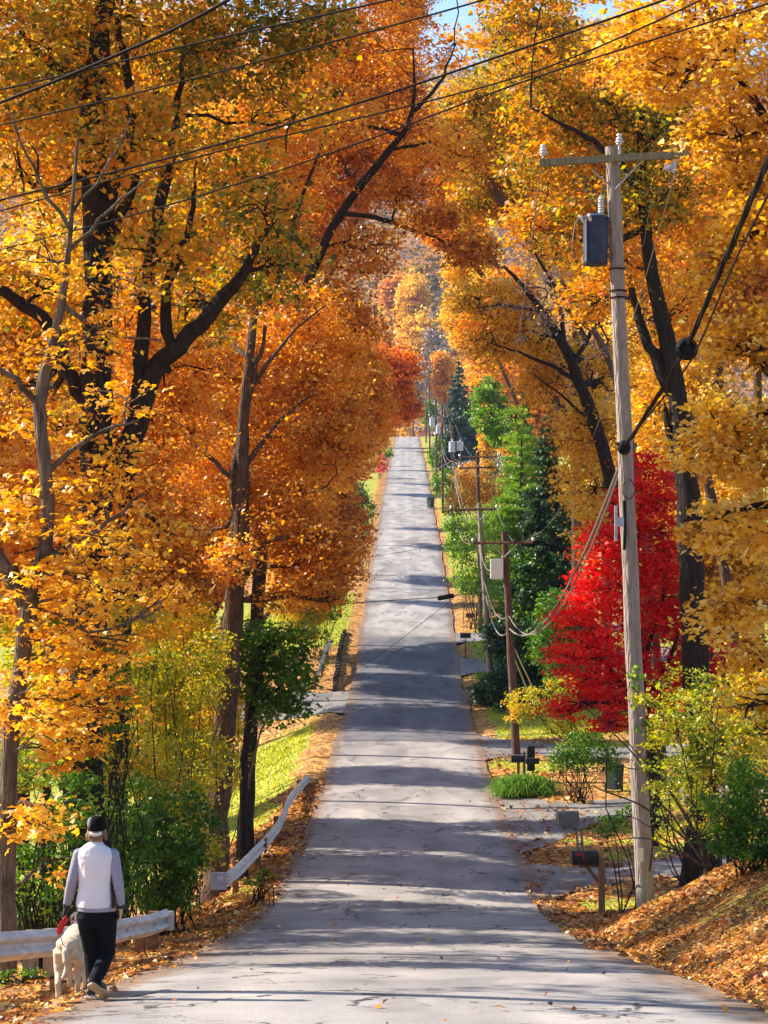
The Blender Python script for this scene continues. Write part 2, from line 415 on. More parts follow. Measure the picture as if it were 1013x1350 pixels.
# driveways: centreline (x -> y) and half widths
def drv(pts):
    c=np.array([[p[0],p[1]] for p in pts],float); h=np.array([p[2] for p in pts],float)
    o=np.argsort(c[:,0]); c=c[o]; h=h[o]
    return (c[0,0],c[-1,0],c,h)
DRV=[drv([(2.7,49,4.2),(4,49.5,2.3),(6,50.5,1.7),(9,51,1.6),(16,50,1.6)]),
     drv([(2.7,64,9),(3.6,64,7),(5,64.5,3.8),(7,66.5,2.4),(9,69,2.0),(16,72,1.8)]),
     drv([(2.7,86.5,5.5),(3.6,86,3.6),(5.5,84,2.2),(8,82,1.8),(16,80,1.8)]),
     drv([(2.7,121,3.6),(3.6,121,2.6),(5.5,121,2.2),(16,122,2.2)]),
     drv([(2.7,131.5,2.4),(3.6,131.5,1.8),(5.5,132,1.5),(16,133,1.5)]),
     drv([(-2.7,106,5),(-3.6,107,4.2),(-5.5,108,3.6),(-8,109,3),(-14,111,3)])]
T_=grid_mesh('ground',xs,ys,terr,GM,{'lawn':zones})
tag(link('ground',T_),kind='structure')

def asphalt(name,dark=1.0,old=True):
    m,nt,out=mat(name)
    tc=N(nt,'ShaderNodeTexCoord'); ob=tc.outputs['Object']
    mp=N(nt,'ShaderNodeMapping'); mp.inputs['Scale'].default_value=(1,.35,1); nt.links.new(ob,mp.inputs['Vector'])
    n1=N(nt,'ShaderNodeTexNoise'); n1.inputs['Scale'].default_value=.9; n1.inputs['Detail'].default_value=7; nt.links.new(mp.outputs[0],n1.inputs['Vector'])
    n2=N(nt,'ShaderNodeTexNoise'); n2.inputs['Scale'].default_value=55; n2.inputs['Detail'].default_value=3; nt.links.new(ob,n2.inputs['Vector'])
    c=lambda a:tuple(x*dark for x in a)
    r1=ramp(nt,n1.outputs['Fac'],[(.3,c((.20,.185,.176))),(.5,c((.285,.262,.246))),(.72,c((.37,.338,.315)))])
    r2=ramp(nt,n2.outputs['Fac'],[(.3,(.62,.62,.62)),(.7,(1.25,1.25,1.25))])
    mx=N(nt,'ShaderNodeMixRGB',blend_type='MULTIPLY'); mx.inputs[0].default_value=.8; nt.links.new(r1.outputs[0],mx.inputs[1]); nt.links.new(r2.outputs[0],mx.inputs[2])
    # valley shade painted dark (patch), wheel tracks, dirty crumbling edge (attributes laid out along the road)
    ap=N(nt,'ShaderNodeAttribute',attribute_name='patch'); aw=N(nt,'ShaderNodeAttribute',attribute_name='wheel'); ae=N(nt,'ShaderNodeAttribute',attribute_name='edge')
    def mul(fac,colr,prev,k,bt='MULTIPLY'):
        f=N(nt,'ShaderNodeMath',operation='MULTIPLY'); f.inputs[1].default_value=k; nt.links.new(fac,f.inputs[0])
        q_=N(nt,'ShaderNodeMixRGB',blend_type=bt); nt.links.new(f.outputs[0],q_.inputs[0]); nt.links.new(prev,q_.inputs[1]); q_.inputs[2].default_value=(*colr,1); return q_
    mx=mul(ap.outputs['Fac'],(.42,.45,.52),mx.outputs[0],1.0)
    mx=mul(aw.outputs['Fac'],(1.18,1.16,1.13),mx.outputs[0],1.0)
    ne=N(nt,'ShaderNodeTexNoise'); ne.inputs['Scale'].default_value=1.8; ne.inputs['Detail'].default_value=5; nt.links.new(ob,ne.inputs['Vector'])
    ee=N(nt,'ShaderNodeMath',operation='MULTIPLY_ADD'); nt.links.new(ae.outputs['Fac'],ee.inputs[0]); ee.inputs[1].default_value=.9; nt.links.new(ne.outputs['Fac'],ee.inputs[2])
    er=ramp(nt,ee.outputs[0],[(.62,(0,0,0)),(.95,(1,1,1))])
    mx=mul(er.outputs[0],(.20,.12,.07),mx.outputs[0],.8,'MIX')
    n7=N(nt,'ShaderNodeTexNoise'); n7.inputs['Scale'].default_value=.35; n7.inputs['Detail'].default_value=3; n7.inputs['Distortion'].default_value=.6; nt.links.new(mp.outputs[0],n7.inputs['Vector'])
    pr_=ramp(nt,n7.outputs['Fac'],[(.56,(0,0,0)),(.585,(1,1,1))]); mx=mul(pr_.outputs[0],(.72,.72,.74),mx.outputs[0],.8)
    # cracks
    nd=N(nt,'ShaderNodeTexNoise'); nd.inputs['Scale'].default_value=2.2; nd.inputs['Detail'].default_value=6; nt.links.new(ob,nd.inputs['Vector'])
    va=N(nt,'ShaderNodeVectorMath',operation='MULTIPLY_ADD'); va.inputs[1].default_value=(.9,.9,.9); nt.links.new(nd.outputs['Color'],va.inputs[0]); nt.links.new(ob,va.inputs[2])
    mp2=N(nt,'ShaderNodeMapping'); mp2.inputs['Scale'].default_value=(.55,.3,1); nt.links.new(va.outputs[0],mp2.inputs['Vector'])
    v=N(nt,'ShaderNodeTexVoronoi',feature='DISTANCE_TO_EDGE'); v.inputs['Scale'].default_value=1; nt.links.new(mp2.outputs[0],v.inputs['Vector'])
    cr=ramp(nt,v.outputs['Distance'],[(.0,(1,1,1)),(.011,(1,1,1)),(.02,(0,0,0))])
    n5=N(nt,'ShaderNodeTexNoise'); n5.inputs['Scale'].default_value=.45; nt.links.new(ob,n5.inputs['Vector'])
    cm=ramp(nt,n5.outputs['Fac'],[(.47,(0,0,0)),(.56,(1,1,1))])
    v3=N(nt,'ShaderNodeTexVoronoi',feature='DISTANCE_TO_EDGE'); v3.inputs['Scale'].default_value=5; nt.links.new(mp2.outputs[0],v3.inputs['Vector'])
    cr3=ramp(nt,v3.outputs['Distance'],[(.0,(1,1,1)),(.03,(1,1,1)),(.07,(0,0,0))])
    n6=N(nt,'ShaderNodeTexNoise'); n6.inputs['Scale'].default_value=.6; n6.inputs['Detail'].default_value=3; nt.links.new(va.outputs[0],n6.inputs['Vector'])
    cm3=ramp(nt,n6.outputs['Fac'],[(.64,(0,0,0)),(.70,(1,1,1))])
    m1=N(nt,'ShaderNodeMath',operation='MULTIPLY'); nt.links.new(cr.outputs[0],m1.inputs[0]); nt.links.new(cm.outputs[0],m1.inputs[1])
    m3=N(nt,'ShaderNodeMath',operation='MULTIPLY'); nt.links.new(cr3.outputs[0],m3.inputs[0]); nt.links.new(cm3.outputs[0],m3.inputs[1])
    mm=N(nt,'ShaderNodeMath',operation='MAXIMUM'); nt.links.new(m1.outputs[0],mm.inputs[0]); nt.links.new(m3.outputs[0],mm.inputs[1])
    mc=N(nt,'ShaderNodeMixRGB'); nt.links.new(mm.outputs[0],mc.inputs[0]); nt.links.new(mx.outputs[0],mc.inputs[1]); mc.inputs[2].default_value=(.045,.042,.042,1)
    b=N(nt,'ShaderNodeBsdfPrincipled'); b.inputs['Roughness'].default_value=.78; b.inputs['Specular IOR Level'].default_value=.3
    nt.links.new(mc.outputs[0],b.inputs['Base Color'])
    hh=N(nt,'ShaderNodeMath',operation='SUBTRACT'); nt.links.new(n2.outputs['Fac'],hh.inputs[0]); nt.links.new(mm.outputs[0],hh.inputs[1])
    bp=N(nt,'ShaderNodeBump'); bp.inputs['Strength'].default_value=.6; bp.inputs['Distance'].default_value=.012; nt.links.new(hh.outputs[0],bp.inputs['Height']); nt.links.new(bp.outputs[0],b.inputs['Normal'])
    nt.links.new(b.outputs[0],out.inputs[0]); return m
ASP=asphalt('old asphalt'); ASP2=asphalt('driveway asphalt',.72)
# road: strip with ragged edges and a slight crown
ry=np.concatenate([np.arange(2,70,.35),np.arange(70,200,1.0),np.arange(200,561,3.0)])
u=np.linspace(-1,1,17)
hl=road_half(ry); hr=road_half(ry+300)
rx=np.where(u[None,:]<0,u[None,:]*hl[:,None],u[None,:]*hr[:,None])
jit=np.zeros_like(rx); rr_=np.random.default_rng(3); jf=np.clip(60/ry,.25,1)*.05; jit[:,0]=rr_.normal(0,1,len(ry))*jf; jit[:,-1]=rr_.normal(0,1,len(ry))*jf
rx=rx+jit; yy=np.repeat(ry[:,None],17,1)
rz=zr(yy)+.012+.05*(1-(u[None,:])**2)+.012*nz(rx,yy,3.1,4)
Vr=np.stack([rx,yy,rz],-1).reshape(-1,3)
i=(np.arange(16)[None,:]+np.arange(len(ry)-1)[:,None]*17).ravel()
Fr=np.stack([i,i+1,i+18,i+17],1)
patch=(sst(87.4,87.9,yy+.1*rx)*(1-sst(131.5,132.2,yy))+.55*sst(152,152.5,yy)*(1-sst(168,168.5,yy))*(rx>0)).ravel()  # valley shade painted into the road colour, plus a darker half-lane stretch uphill
edge=(np.abs(np.repeat(u[None,:],len(ry),0))**10).ravel()
wheel=(.5+.5*np.cos((np.abs(rx)-1.55)*3.6)).ravel()
# skirt
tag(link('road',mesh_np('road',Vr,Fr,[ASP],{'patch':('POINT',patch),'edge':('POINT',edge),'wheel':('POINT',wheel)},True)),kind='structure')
for (x0,x1,c,h) in DRV:
    xx=np.arange(x0,x1,.3) if x1-x0<30 else np.arange(x0,x1,.5)
    vv=np.linspace(-1,1,13); V=[]
    for a in xx:
        cy=np.interp(a,c[:,0],c[:,1]); hh=np.interp(a,c[:,0],h)+rr_.normal(0,.06)
        yv=cy+vv*hh
        gz=np.maximum(ground(np.full(13,a),yv), zr(yv)-9) 
        edge=np.abs(a)<3.1
        zv=gz-.01+.0*yv if not edge else zr(yv)+.004
        V.append(np.stack([np.full(13,a),yv,zv],1))
    V=np.concatenate(V); i=(np.arange(12)[None,:]+np.arange(len(xx)-1)[:,None]*13).ravel()
    F=np.stack([i,i+13,i+14,i+1],1)
    tag(link('driveway',mesh_np('driveway',V,F,[ASP2],None,True)),kind='structure')

# ------------------------------------------------------------------ camera, light, sky, haze
cam=bpy.data.cameras.new('camera'); co=bpy.data.objects.new('camera',cam); COL.objects.link(co); sc.camera=co
cam.sensor_fit='VERTICAL'; cam.sensor_height=36; cam.lens=FPX/1350*36; cam.clip_end=6000; cam.clip_start=.1
pitch=math.atan((HY-675)/FPX); yaw=math.atan((CX0-506.5)/FPX)
co.rotation_euler=(R(90)+pitch,0,yaw)
SUN_EL=R(36); SUNV=Vector((-.93,.34,0)).normalized()*math.cos(SUN_EL)+Vector((0,0,math.sin(SUN_EL)))
sl=bpy.data.lights.new('sun','SUN'); so=bpy.data.objects.new('sun',sl); COL.objects.link(so)
sl.energy=5.0; sl.angle=R(.5); sl.color=(1,.90,.76); so.rotation_euler=SUNV.to_track_quat('Z','Y').to_euler(); so.location=(-30,40,60)
w=bpy.data.worlds.new('World'); sc.world=w; w.use_nodes=True; nt=w.node_tree
sky=nt.nodes.new('ShaderNodeTexSky'); sky.sky_type='NISHITA'; sky.sun_disc=False; sky.sun_elevation=SUN_EL; sky.sun_rotation=math.atan2(SUNV.x,SUNV.y); sky.dust_density=.6; sky.air_density=1.3; sky.ozone_density=5
nt.links.new(sky.outputs[0],nt.nodes['Background'].inputs[0]); nt.nodes['Background'].inputs[1].default_value=.105
sc.view_settings.view_transform='Standard'; sc.view_settings.look='None'; sc.view_settings.gamma=1
sc.view_settings.exposure=1.3
sc.cycles.max_bounces=6; sc.cycles.diffuse_bounces=3; sc.cycles.glossy_bounces=2; sc.cycles.transmission_bounces=4; sc.cycles.volume_bounces=0

# haze: the air between the camera and the far hillside
hz=MB().box((0,800,200),(980,1690,560)); hm,nt,out=mat('haze air')
pv=N(nt,'ShaderNodeVolumePrincipled'); pv.inputs['Density'].default_value=.00009; pv.inputs['Color'].default_value=(.56,.66,.98,1); pv.inputs['Anisotropy'].default_value=.2
nt.links.new(pv.outputs[0],out.inputs['Volume'])
tag(link('haze',hz.mesh('haze',hm,False)),kind='stuff')
# ------------------------------------------------------------------ vegetation
def conifer(name,label,px,ytop,D,wpx,pal,seed,group=None,ybase=None,tiers=18,leaf=.16,lai=4.5,pine=False,bark='brown',cat='conifer'):
    rng=np.random.default_rng(seed); x=X(px,D); gz=float(ground(x,D)); 
    top=P(px,ytop,D)[2]; h=top-gz; r=wpx/2/FPX*D; org=np.array([x,D,gz])
    root=thing(name,org,label,cat,group)
    leaf=max(leaf,2.5*D/2124.)
    mb=MB(); mb.tube([[x,D,gz-.2],[x,D,gz+h*.5],[x,D,top]],[.025*h,.016*h,.01],8)
    Cs=[];Ts=[]
    for t in range(tiers):
        f=(t+.3*rng.random())/tiers; z=gz+h*(.06+.92*f)
        rr=r*((1-f)**(.75 if not pine else .5))*rng.uniform(.8,1.15)
        nb=max(5,int(9*(1-f)+4))
        for b in range(nb):
            a=rng.random()*6.283; L=rr*rng.uniform(.7,1.1)
            tip=np.array([x+math.cos(a)*L,D+math.sin(a)*L,z+(-.18 if not pine else .12)*L+rng.normal(0,.1)])
            s=np.array([x,D,z]); q=np.stack([s,(s+tip)/2+[0,0,.06*L],tip])
            mb.tube(q,[.02+.008*L,.012+.004*L,.006],4,cap=False)
            m=int(lai*L*max(.5,L*.45)*1.0/(.34*leaf*leaf)/3)+6
            tt=rng.random(m)**.6
            p=s+(tip-s)*tt[:,None]; wd=.22*L*(1.1-tt*.6)+.1
            p+=rng.normal(0,1,(m,3))*np.stack([wd,wd,wd*.33],1)*(.6 if not pine else .8)
            p[:,2]-=np.abs(rng.normal(0,.12*L if not pine else .03*L,m))
            Cs.append(p); Ts.append(rng.normal(.5+.2*(tt-.5)+rng.normal(0,.12),.15))
    C=np.concatenate(Cs); T=np.concatenate(Ts)
    link('trunk',mb.mesh('trunk',BK[bark],True,org),root)
    link('crown',leaf_mesh('crown',C,leaf*rng.uniform(.7,1.4,len(C)),T,pal,rng,False,.5,pine,org),root)
    TREES.append((name,len(C)))
def gtree(name,label,px,ytop,D,wpx,pal,seed,cat='tree',group=None,bark='brown',leaf=.14,lai=3.0,ybot=None,low=.22,nb=6):
    """broadleaf tree standing on the ground at pixel column px and depth D, crown top at ytop"""
    rng=np.random.default_rng(seed); x=X(px,D); gy=HY-float(ground(x,D))*FPX/D
    H=gy-ytop; m=D/FPX
    yb=ybot if ybot is not None else gy-H*low
    cy=(ytop+yb)/2; ry_=(yb-ytop)/2; rx_=wpx/2
    bl=[]
    for k in range(9):
        a=rng.uniform(-1,1); b=rng.uniform(-.85,.85); 
        s=math.sqrt(max(.15,1-b*b*.8))
        bl.append((px+a*rx_*.55*s,cy+b*ry_*.62,rx_*rng.uniform(.38,.55),ry_*rng.uniform(.28,.40),rng.uniform(-.5,.5)*rx_*m,1,rng.normal(0,.07)))
    bl.append((px,cy,rx_*.62,ry_*.75,0,.8,0))
    r0=min(.26,max(.06,.012*H*m))
    side=-1 if px<537 else 1
    bx=px
    if D<320 and abs(x)<7.5:
        bx=CX0+side*(8+3*rng.random()+(2.5 if side>0 else 0))*FPX/D; r0=min(r0,.2)
        gy=HY-float(ground(X(bx,D),D))*FPX/D
    return tree(name,label,cat,D,[(bx,gy+3,r0),(bx+(px-bx)*.12,gy-(gy-yb)*.5,r0*.85),(px+rng.normal(0,.05)*rx_,cy+ry_*.3,r0*.7),(px+rng.normal(0,.1)*rx_,cy-ry_*.6,r0*.25)],bl,pal,bark,leaf=leaf,lai=lai,group=group,seed=seed,clump=.5,branches=nb)

# --- left foreground maple with sinuous grey stem
tree('maple_tree','slender grey stemmed maple with sparse yellow orange leaves at the left edge','tree',27,
 [(10,1180,.115),(12,1000,.11),(30,860,.11),(36,800,.115),(58,735,.10),(64,650,.09),(50,560,.085),(52,510,.08),(72,440,.065),(86,360,.045),(92,280,.03),(100,180,.015)],
 [(60,660,90,55,.5,.55,.1),(110,740,90,50,-.5,.7,.1),(40,800,80,60,0,.8,.15),(120,880,80,50,.3,.75,.1),(40,930,90,60,-.3,.8,.1),(150,850,50,40,.5,.5,0),
  (110,960,70,40,.3,.6,0),(30,1080,70,50,0,.7,.1),(95,1140,45,25,.2,.3,.1),(60,560,80,40,.6,.35,-.05),(130,640,70,35,0,.45,-.05),(100,450,90,50,0,.3,-.1),(170,520,60,35,.4,.35,-.1),(60,340,90,60,.2,.3,-.1),(150,380,80,50,0,.3,-.1),(210,790,50,40,.6,.6,-.1),(165,720,60,40,.6,.6,0),(150,930,60,30,.3,.6,-.05),(75,860,60,40,-.3,.7,.1),(120,800,60,30,-.3,.6,.1),(90,1000,60,35,-.3,.6,.1),(180,850,40,25,0,.5,-.1),(60,1060,50,25,-.5,.6,.1),(20,690,50,40,-.3,.7,.1),(110,640,60,30,0,.6,0)],
 'yellow','grey',limbs=[[(36,800,.12),(15,760,.11),(-10,730,.1),(-60,640,.06)],[(52,540,.05),(20,500,.04),(-20,470,.02)],[(64,620,.04),(120,570,.03),(180,555,.015)],[(78,400,.04),(130,440,.025),(210,450,.012)],[(88,330,.03),(140,270,.02),(200,230,.01)],[(58,735,.05),(130,700,.03),(190,650,.015)],[(90,300,.03),(40,220,.02),(10,140,.01)],[(92,280,.025),(150,200,.015),(170,150,.008)]],
 leaf=.125,lai=2.5,seed=11,br=.22,maple=True,clump=.38,flat=.22,branches=9,upb=1.0)
# --- big dark tree
tree('oak_tree','massive black trunked oak with olive and rust canopy behind the walking person','tree',35,
 [(118,1190,.38),(112,1050,.33),(112,900,.30),(118,760,.29),(125,620,.28),(128,500,.26),(128,380,.24),(122,250,.22),(118,130,.2),(135,0,.15),(150,-140,.1)],
 [(60,60,110,110,0,1,-.1),(190,30,120,100,1,1,-.05),(310,60,100,90,0,1,-.15),(20,220,90,90,.5,.7,.1),(170,180,100,70,-1,.8,.05),(280,230,90,90,1.5,1,-.05),(350,350,75,70,.8,1,-.1),(270,400,80,60,1.2,.8,0),(60,380,90,80,1.5,.7,.1),(200,330,80,70,-1,.6,0),(390,20,90,70,0,.9,-.2),(90,-150,180,110,0,1,0),(300,-140,160,110,.5,1,0),(-110,0,130,160,0,1,0),(-120,300,120,150,0,.8,0),(20,500,80,60,2,.5,.1),(390,150,80,60,1,.6,-.1),(340,270,60,50,-1,.6,-.2),(90,560,45,30,-1.2,.5,.3),(165,590,45,28,-1.2,.5,.35),(110,700,50,30,-1.2,.6,.35),(160,780,45,30,-1.2,.6,.35),(100,840,40,30,-1.2,.5,.3),(205,690,40,40,-.8,.7,.35),(130,460,45,28,-1.2,.5,.3)],
 'olive','dark',limbs=[[(126,640,.22),(155,630,.2),(178,560,.19),(205,480,.17),(245,450,.15),(285,400,.13),(325,350,.09),(345,310,.05)],[(180,545,.14),(185,440,.12),(195,350,.11),(215,250,.1),(232,150,.06),(240,60,.03)],
  [(122,560,.14),(95,500,.13),(62,420,.12),(20,395,.1),(-40,360,.07)],[(122,140,.13),(95,95,.11),(60,80,.08),(20,30,.04)],[(125,330,.13),(165,200,.11),(172,110,.08),(150,20,.05)],[(125,350,.12),(155,290,.1),(180,230,.06)],[(120,790,.1),(160,745,.09),(188,735,.08)],[(205,480,.1),(222,490,.07)],[(230,470,.1),(210,400,.1),(250,300,.06),(255,240,.03)]],
 leaf=.10,lai=2.2,seed=12,clump=.5,branches=8)
tree('oak_tree','second dark trunk standing right behind the black trunked oak, bark hidden by small leaves','tree',42,
 [(155,1100,.2),(160,900,.19),(160,760,.17),(170,600,.13),(190,450,.1),(200,300,.06)],
 [(170,640,60,60,0,.8,0),(210,690,70,60,1,1,-.05),(140,560,60,60,1,.8,.1),(210,560,80,60,1.5,1,.05),(230,770,60,50,1,1,-.15),(230,480,80,60,1.5,1,.05),(60,640,80,70,2,.9,.2),(40,760,80,60,2,.9,.2),(170,400,80,70,2,.8,0)],
 'orange','dark',seed=13,leaf=.095,lai=2.8)
# --- T2 in front of the second guardrail end
tree('ash_tree','tall leaning tree with ridged brown bark rising behind the plate end of the far guardrail','tree',49,
 [(286,1165,.29),(290,1050,.26),(298,950,.25),(303,850,.24),(312,770,.22),(318,700,.20),(318,620,.17),(322,540,.13),(330,450,.1),(345,330,.06)],
 [(420,740,60,60,0,1,-.05),(380,680,75,65,.5,1,0),(425,720,40,36,-.5,1,-.05),(330,650,70,55,1,1,.1),(260,600,70,60,1.5,1,.1),(390,570,75,60,1,1,.0),(340,500,80,60,1.5,1,.05),(280,470,75,60,2,1,.05),(430,480,55,60,1.5,1,.1),(300,740,50,35,-.5,.7,.2),(370,790,40,25,0,.5,.1),(250,680,60,50,2,.8,0),(440,790,20,18,0,.6,.0),(440,590,45,45,.5,1,0),(395,420,70,50,1.5,.9,-.05)],
 'orange','brown',limbs=[[(312,720,.1),(305,640,.1),(318,560,.09),(335,500,.07),(350,430,.04)],[(320,620,.08),(360,560,.05),(410,520,.03)],[(316,690,.07),(370,660,.04),(430,640,.02)],[(318,640,.07),(270,600,.05),(230,560,.02)],[(325,520,.06),(380,440,.04),(430,400,.02)]],
 leaf=.09,lai=2.9,seed=14,clump=.4)
# long arching limb tree
tree('hickory_tree','tall orange tree whose long dark limb arches right over the road','tree',58,
 [(325,1060,.2),(335,900,.19),(345,700,.17),(355,520,.14),(395,400,.13),(430,310,.12),(465,255,.115),(505,205,.10),(540,165,.075),(548,120,.045),(545,60,.02)],
 [(420,60,70,60,0,.95,.05),(500,50,70,60,1,.75,0),(440,150,70,60,0,.95,.1),(370,230,70,60,1,.95,.1),(300,180,60,60,1,.9,.1),(370,120,70,70,1,1,.1),(480,330,55,40,.5,.9,-.05),(430,400,50,50,.5,1,0),(350,330,65,60,1,1,-.05),(570,290,50,25,-1,1.1,-.2),(620,330,40,28,-1,1.1,-.2),(530,250,50,28,0,.95,-.12),(590,60,50,40,1,.4,.1),(600,200,60,45,0,.8,.05),(540,170,55,45,1,.6,0),(420,-60,140,60,0,1,0),(590,-60,90,50,0,1,0),(470,430,40,35,0,1,-.1)],
 'orange','dark',limbs=[[(455,280,.07),(500,285,.07),(535,300,.06),(575,310,.045),(620,340,.02)],[(530,175,.07),(480,160,.04),(420,170,.02)],[(542,150,.06),(580,110,.05),(600,60,.02)],[(415,340,.08),(375,300,.05),(330,280,.02)],[(365,480,.09),(360,380,.07),(400,250,.05),(440,150,.03),(470,80,.02)]],
 leaf=.105,lai=2.7,seed=15,clump=.5)
gtree('oak_tree','rust orange tree crowding the left road edge above the dark hedge',470,370,100,125,'orange',16,ybot=612,leaf=.13)
gtree('oak_tree','dense orange tree between the arching limb and the rust orange tree',400,330,78,190,'orange',17,ybot=720,bark='dark')
gtree('oak_tree','red orange tree whose branches reach to the road at the far crest',518,440,160,100,'redorange',18,ybot=585)
gtree('oak_tree','smaller red orange tree just uphill of the magenta shrub',492,500,215,60,'redorange',118,ybot=600)
gtree('maple_tree','hazy crimson tree in the gap left of the far road crest',528,432,300,44,'redorange',19,ybot=560,low=.1)
gtree('maple_tree','yellow orange roadside tree above the magenta shrub',497,548,290,50,'gold',20,ybot=610)
# background left woods
gtree('maple_tree','yellow green tree deep in the left woods behind the oak trunks',60,560,62,260,'yelgreen',21,ybot=1010,bark='dark')
gtree('maple_tree','golden tree deep in the left woods right of the black trunked oak',235,720,64,190,'yelgreen',22,ybot=1060,bark='moss')
gtree('oak_tree','orange tree filling the left woods high above the guardrail',240,380,66,240,'orange',23,ybot=850)
gtree('oak_tree','golden orange tree at the far left behind the grey stemmed maple',30,250,60,260,'gold',24,ybot=700,bark='dark')
gtree('oak_tree','tall orange tree behind the upper canopy on the left',270,-60,72,320,'orange',25,ybot=480,bark='dark')
gtree('oak_tree','tall orange tree behind the upper canopy near the centre',420,-40,85,260,'rust',26,ybot=420,bark='dark')
gtree('maple_tree','yellow crown showing behind the dark limbs at the top left',130,-100,66,420,'gold',27,ybot=420,bark='dark')
tree('maple_sapling','small green leaved maple on the lawn bank right of the ridged trunk','tree',50,
 [(322,1072,.1),(322,1000,.09),(330,940,.08),(345,880,.05),(360,830,.03)],
 [(370,850,45,35,0,1,0),(345,890,45,40,.5,1,-.05),(390,895,35,35,0,1,.05),(360,930,45,30,0,.9,0),(330,850,35,35,.5,1,.1),(400,845,25,25,0,.8,.1),(385,935,28,14,0,.6,0)],
 'green','dark',leaf=.12,lai=2.8,seed=28,limbs=[[(330,940,.05),(375,900,.03),(400,870,.015)]])
tree('dead_stem','thin bare leaning stem beside the sapling on the left lawn','tree',54,[(318,1080,.05),(330,1020,.04),(345,960,.02)],[(345,960,8,14,0,.15,0)],'bare','grey',leaf=.08,seed=29)
# understory shrubs left
def shrub(name,label,D,blobs,pal,seed,leaf=.09,lai=2.8,stems=7,group=None,bark='dark',cat='shrub',clump=.25,upb=.5,flat=.6,base=None,maple=False):
    rng=np.random.default_rng(seed); leaf=max(leaf,2.4*D/2124.)
    cx=np.mean([b[0] for b in blobs]) if base is None else base; x=X(cx,D); gz=float(ground(x,D)); org=np.array([x,D,gz])
    root=thing(name,org,label,cat,group); bl=[]
    for z in blobs:
        dD=z[4] if len(z)>4 else 0; DD=D+dD; c=P(z[0],z[1],DD); rx=z[2]*DD/FPX; rz=z[3]*DD/FPX
        bl.append((c,(rx,(rx+rz)/2,rz),z[5] if len(z)>5 else 1,z[6] if len(z)>6 else 0))
    C,T,CC=crown_pts(rng,bl,leaf,lai,clump,flat)
    g=ground(C[:,0],C[:,1])+.03; keep=C[:,2]>g; C=C[keep];T=T[keep]
    mb=MB()
    for (c,r,_,_),cc in zip(bl,CC):
        for k in range(stems):
            a=org+[rng.normal(0,.25*max(.5,r[0])),rng.normal(0,.2),-.1]; a[2]=float(ground(a[0],a[1]))-.05; e=cc[rng.integers(len(cc))]
            q=curve(a,e,rng,.18,6,.12); mb.tube(q,np.linspace(.016,.005,6),5,cap=False)
    link('stems',mb.mesh('stems',BK[bark],True,org),root)
    link('foliage',leaf_mesh('foliage',C,leaf*rng.uniform(.65,1.3,len(C)),T,pal,rng,maple,upb,False,org),root)
    TREES.append((name,len(C))); return root
shrub('shrub','dense green shrub in the woods right of the person, beside the ridged trunk',38,[(225,1090,65,60),(200,1150,60,50),(240,1120,34,55),(180,1060,45,40,0,.8,.1),(225,1180,40,25)],'green',31,lai=3)
shrub('shrub','broad yellow green understory shrub above the green shrub',45,[(190,960,60,60),(240,910,50,50),(260,1000,45,55),(200,880,50,40),(170,1030,40,40),(280,860,30,40)],'yelgreen',32,lai=2.6)
shrub('shrub','orange tinted understory shrub behind the yellow green one',50,[(250,850,50,50,0,1,.35),(220,820,50,40,0,1,.35),(280,930,40,50,0,1,.35)],'yelgreen',33)
shrub('shrub','yellow orange brush between the ridged trunk and the sapling',55,[(265,960,35,40,0,1,.1),(300,1010,28,40,0,1,.2),(250,1060,40,40,0,1,0),(310,950,16,30,0,.8,.1)],'yelgreen',133,lai=2.6)
shrub('shrub','tangled yellow green growth filling the woods edge behind the person',41,[(150,900,45,45,0,1,.0),(120,980,40,50,0,1,-.1),(200,1010,45,50,0,1,.05),(240,1060,40,40,0,1,.1),(180,820,45,40,0,1,.1),(270,1120,18,40,1,1,.1)],'yelgreen',134,lai=2.6,stems=3)
shrub('shrub','orange and green saplings between the two dark trunks',48,[(60,900,50,60,0,1,.1),(40,1000,50,50,0,1,-.1),(230,800,45,40,0,1,.3),(150,760,45,40,0,1,.3),(270,900,25,50,0,1,.15)],'yelgreen',135,lai=2.6,stems=3)
shrub('shrub','bright green shrub behind the guardrail left of the person',30,[(60,1100,55,50),(90,1050,45,50),(20,1150,50,50),(70,1170,50,40,0,.9),(50,1000,40,45,.5,.8,.1)],'lime',34,leaf=.1,lai=2.2,maple=True)
shrub('shrub','dark green undergrowth beneath the black trunked oak',36,[(150,1160,40,50,0,1,-.1),(110,1190,60,30,0,1,-.1),(170,1100,35,50,0,1,-.1),(40,1200,70,30)],'green',35)
shrub('ivy','dark green ivy wrapped round the black oak trunk',35,[(112,1020,26,80,-.3,1.2,-.1),(118,900,26,70,-.3,1.2,-.05),(140,850,22,40,-.2,.8,.1),(155,930,18,60,-.2,.8,.1),(100,1120,30,50,-.4,1,0)],'green',36,leaf=.1,cat='vine',base=115,clump=.16)
shrub('shrub','low weeds under the near guardrail',23.6,[(30,1282,30,12),(60,1292,25,10),(5,1290,30,12)],'lime',37,leaf=.06,lai=1.6,clump=.12)
shrub('shrub','low green weeds at the roadside before the far guardrail',44,[(335,1160,18,8),(350,1150,12,6)],'lime',38,leaf=.06,lai=2,clump=.12)
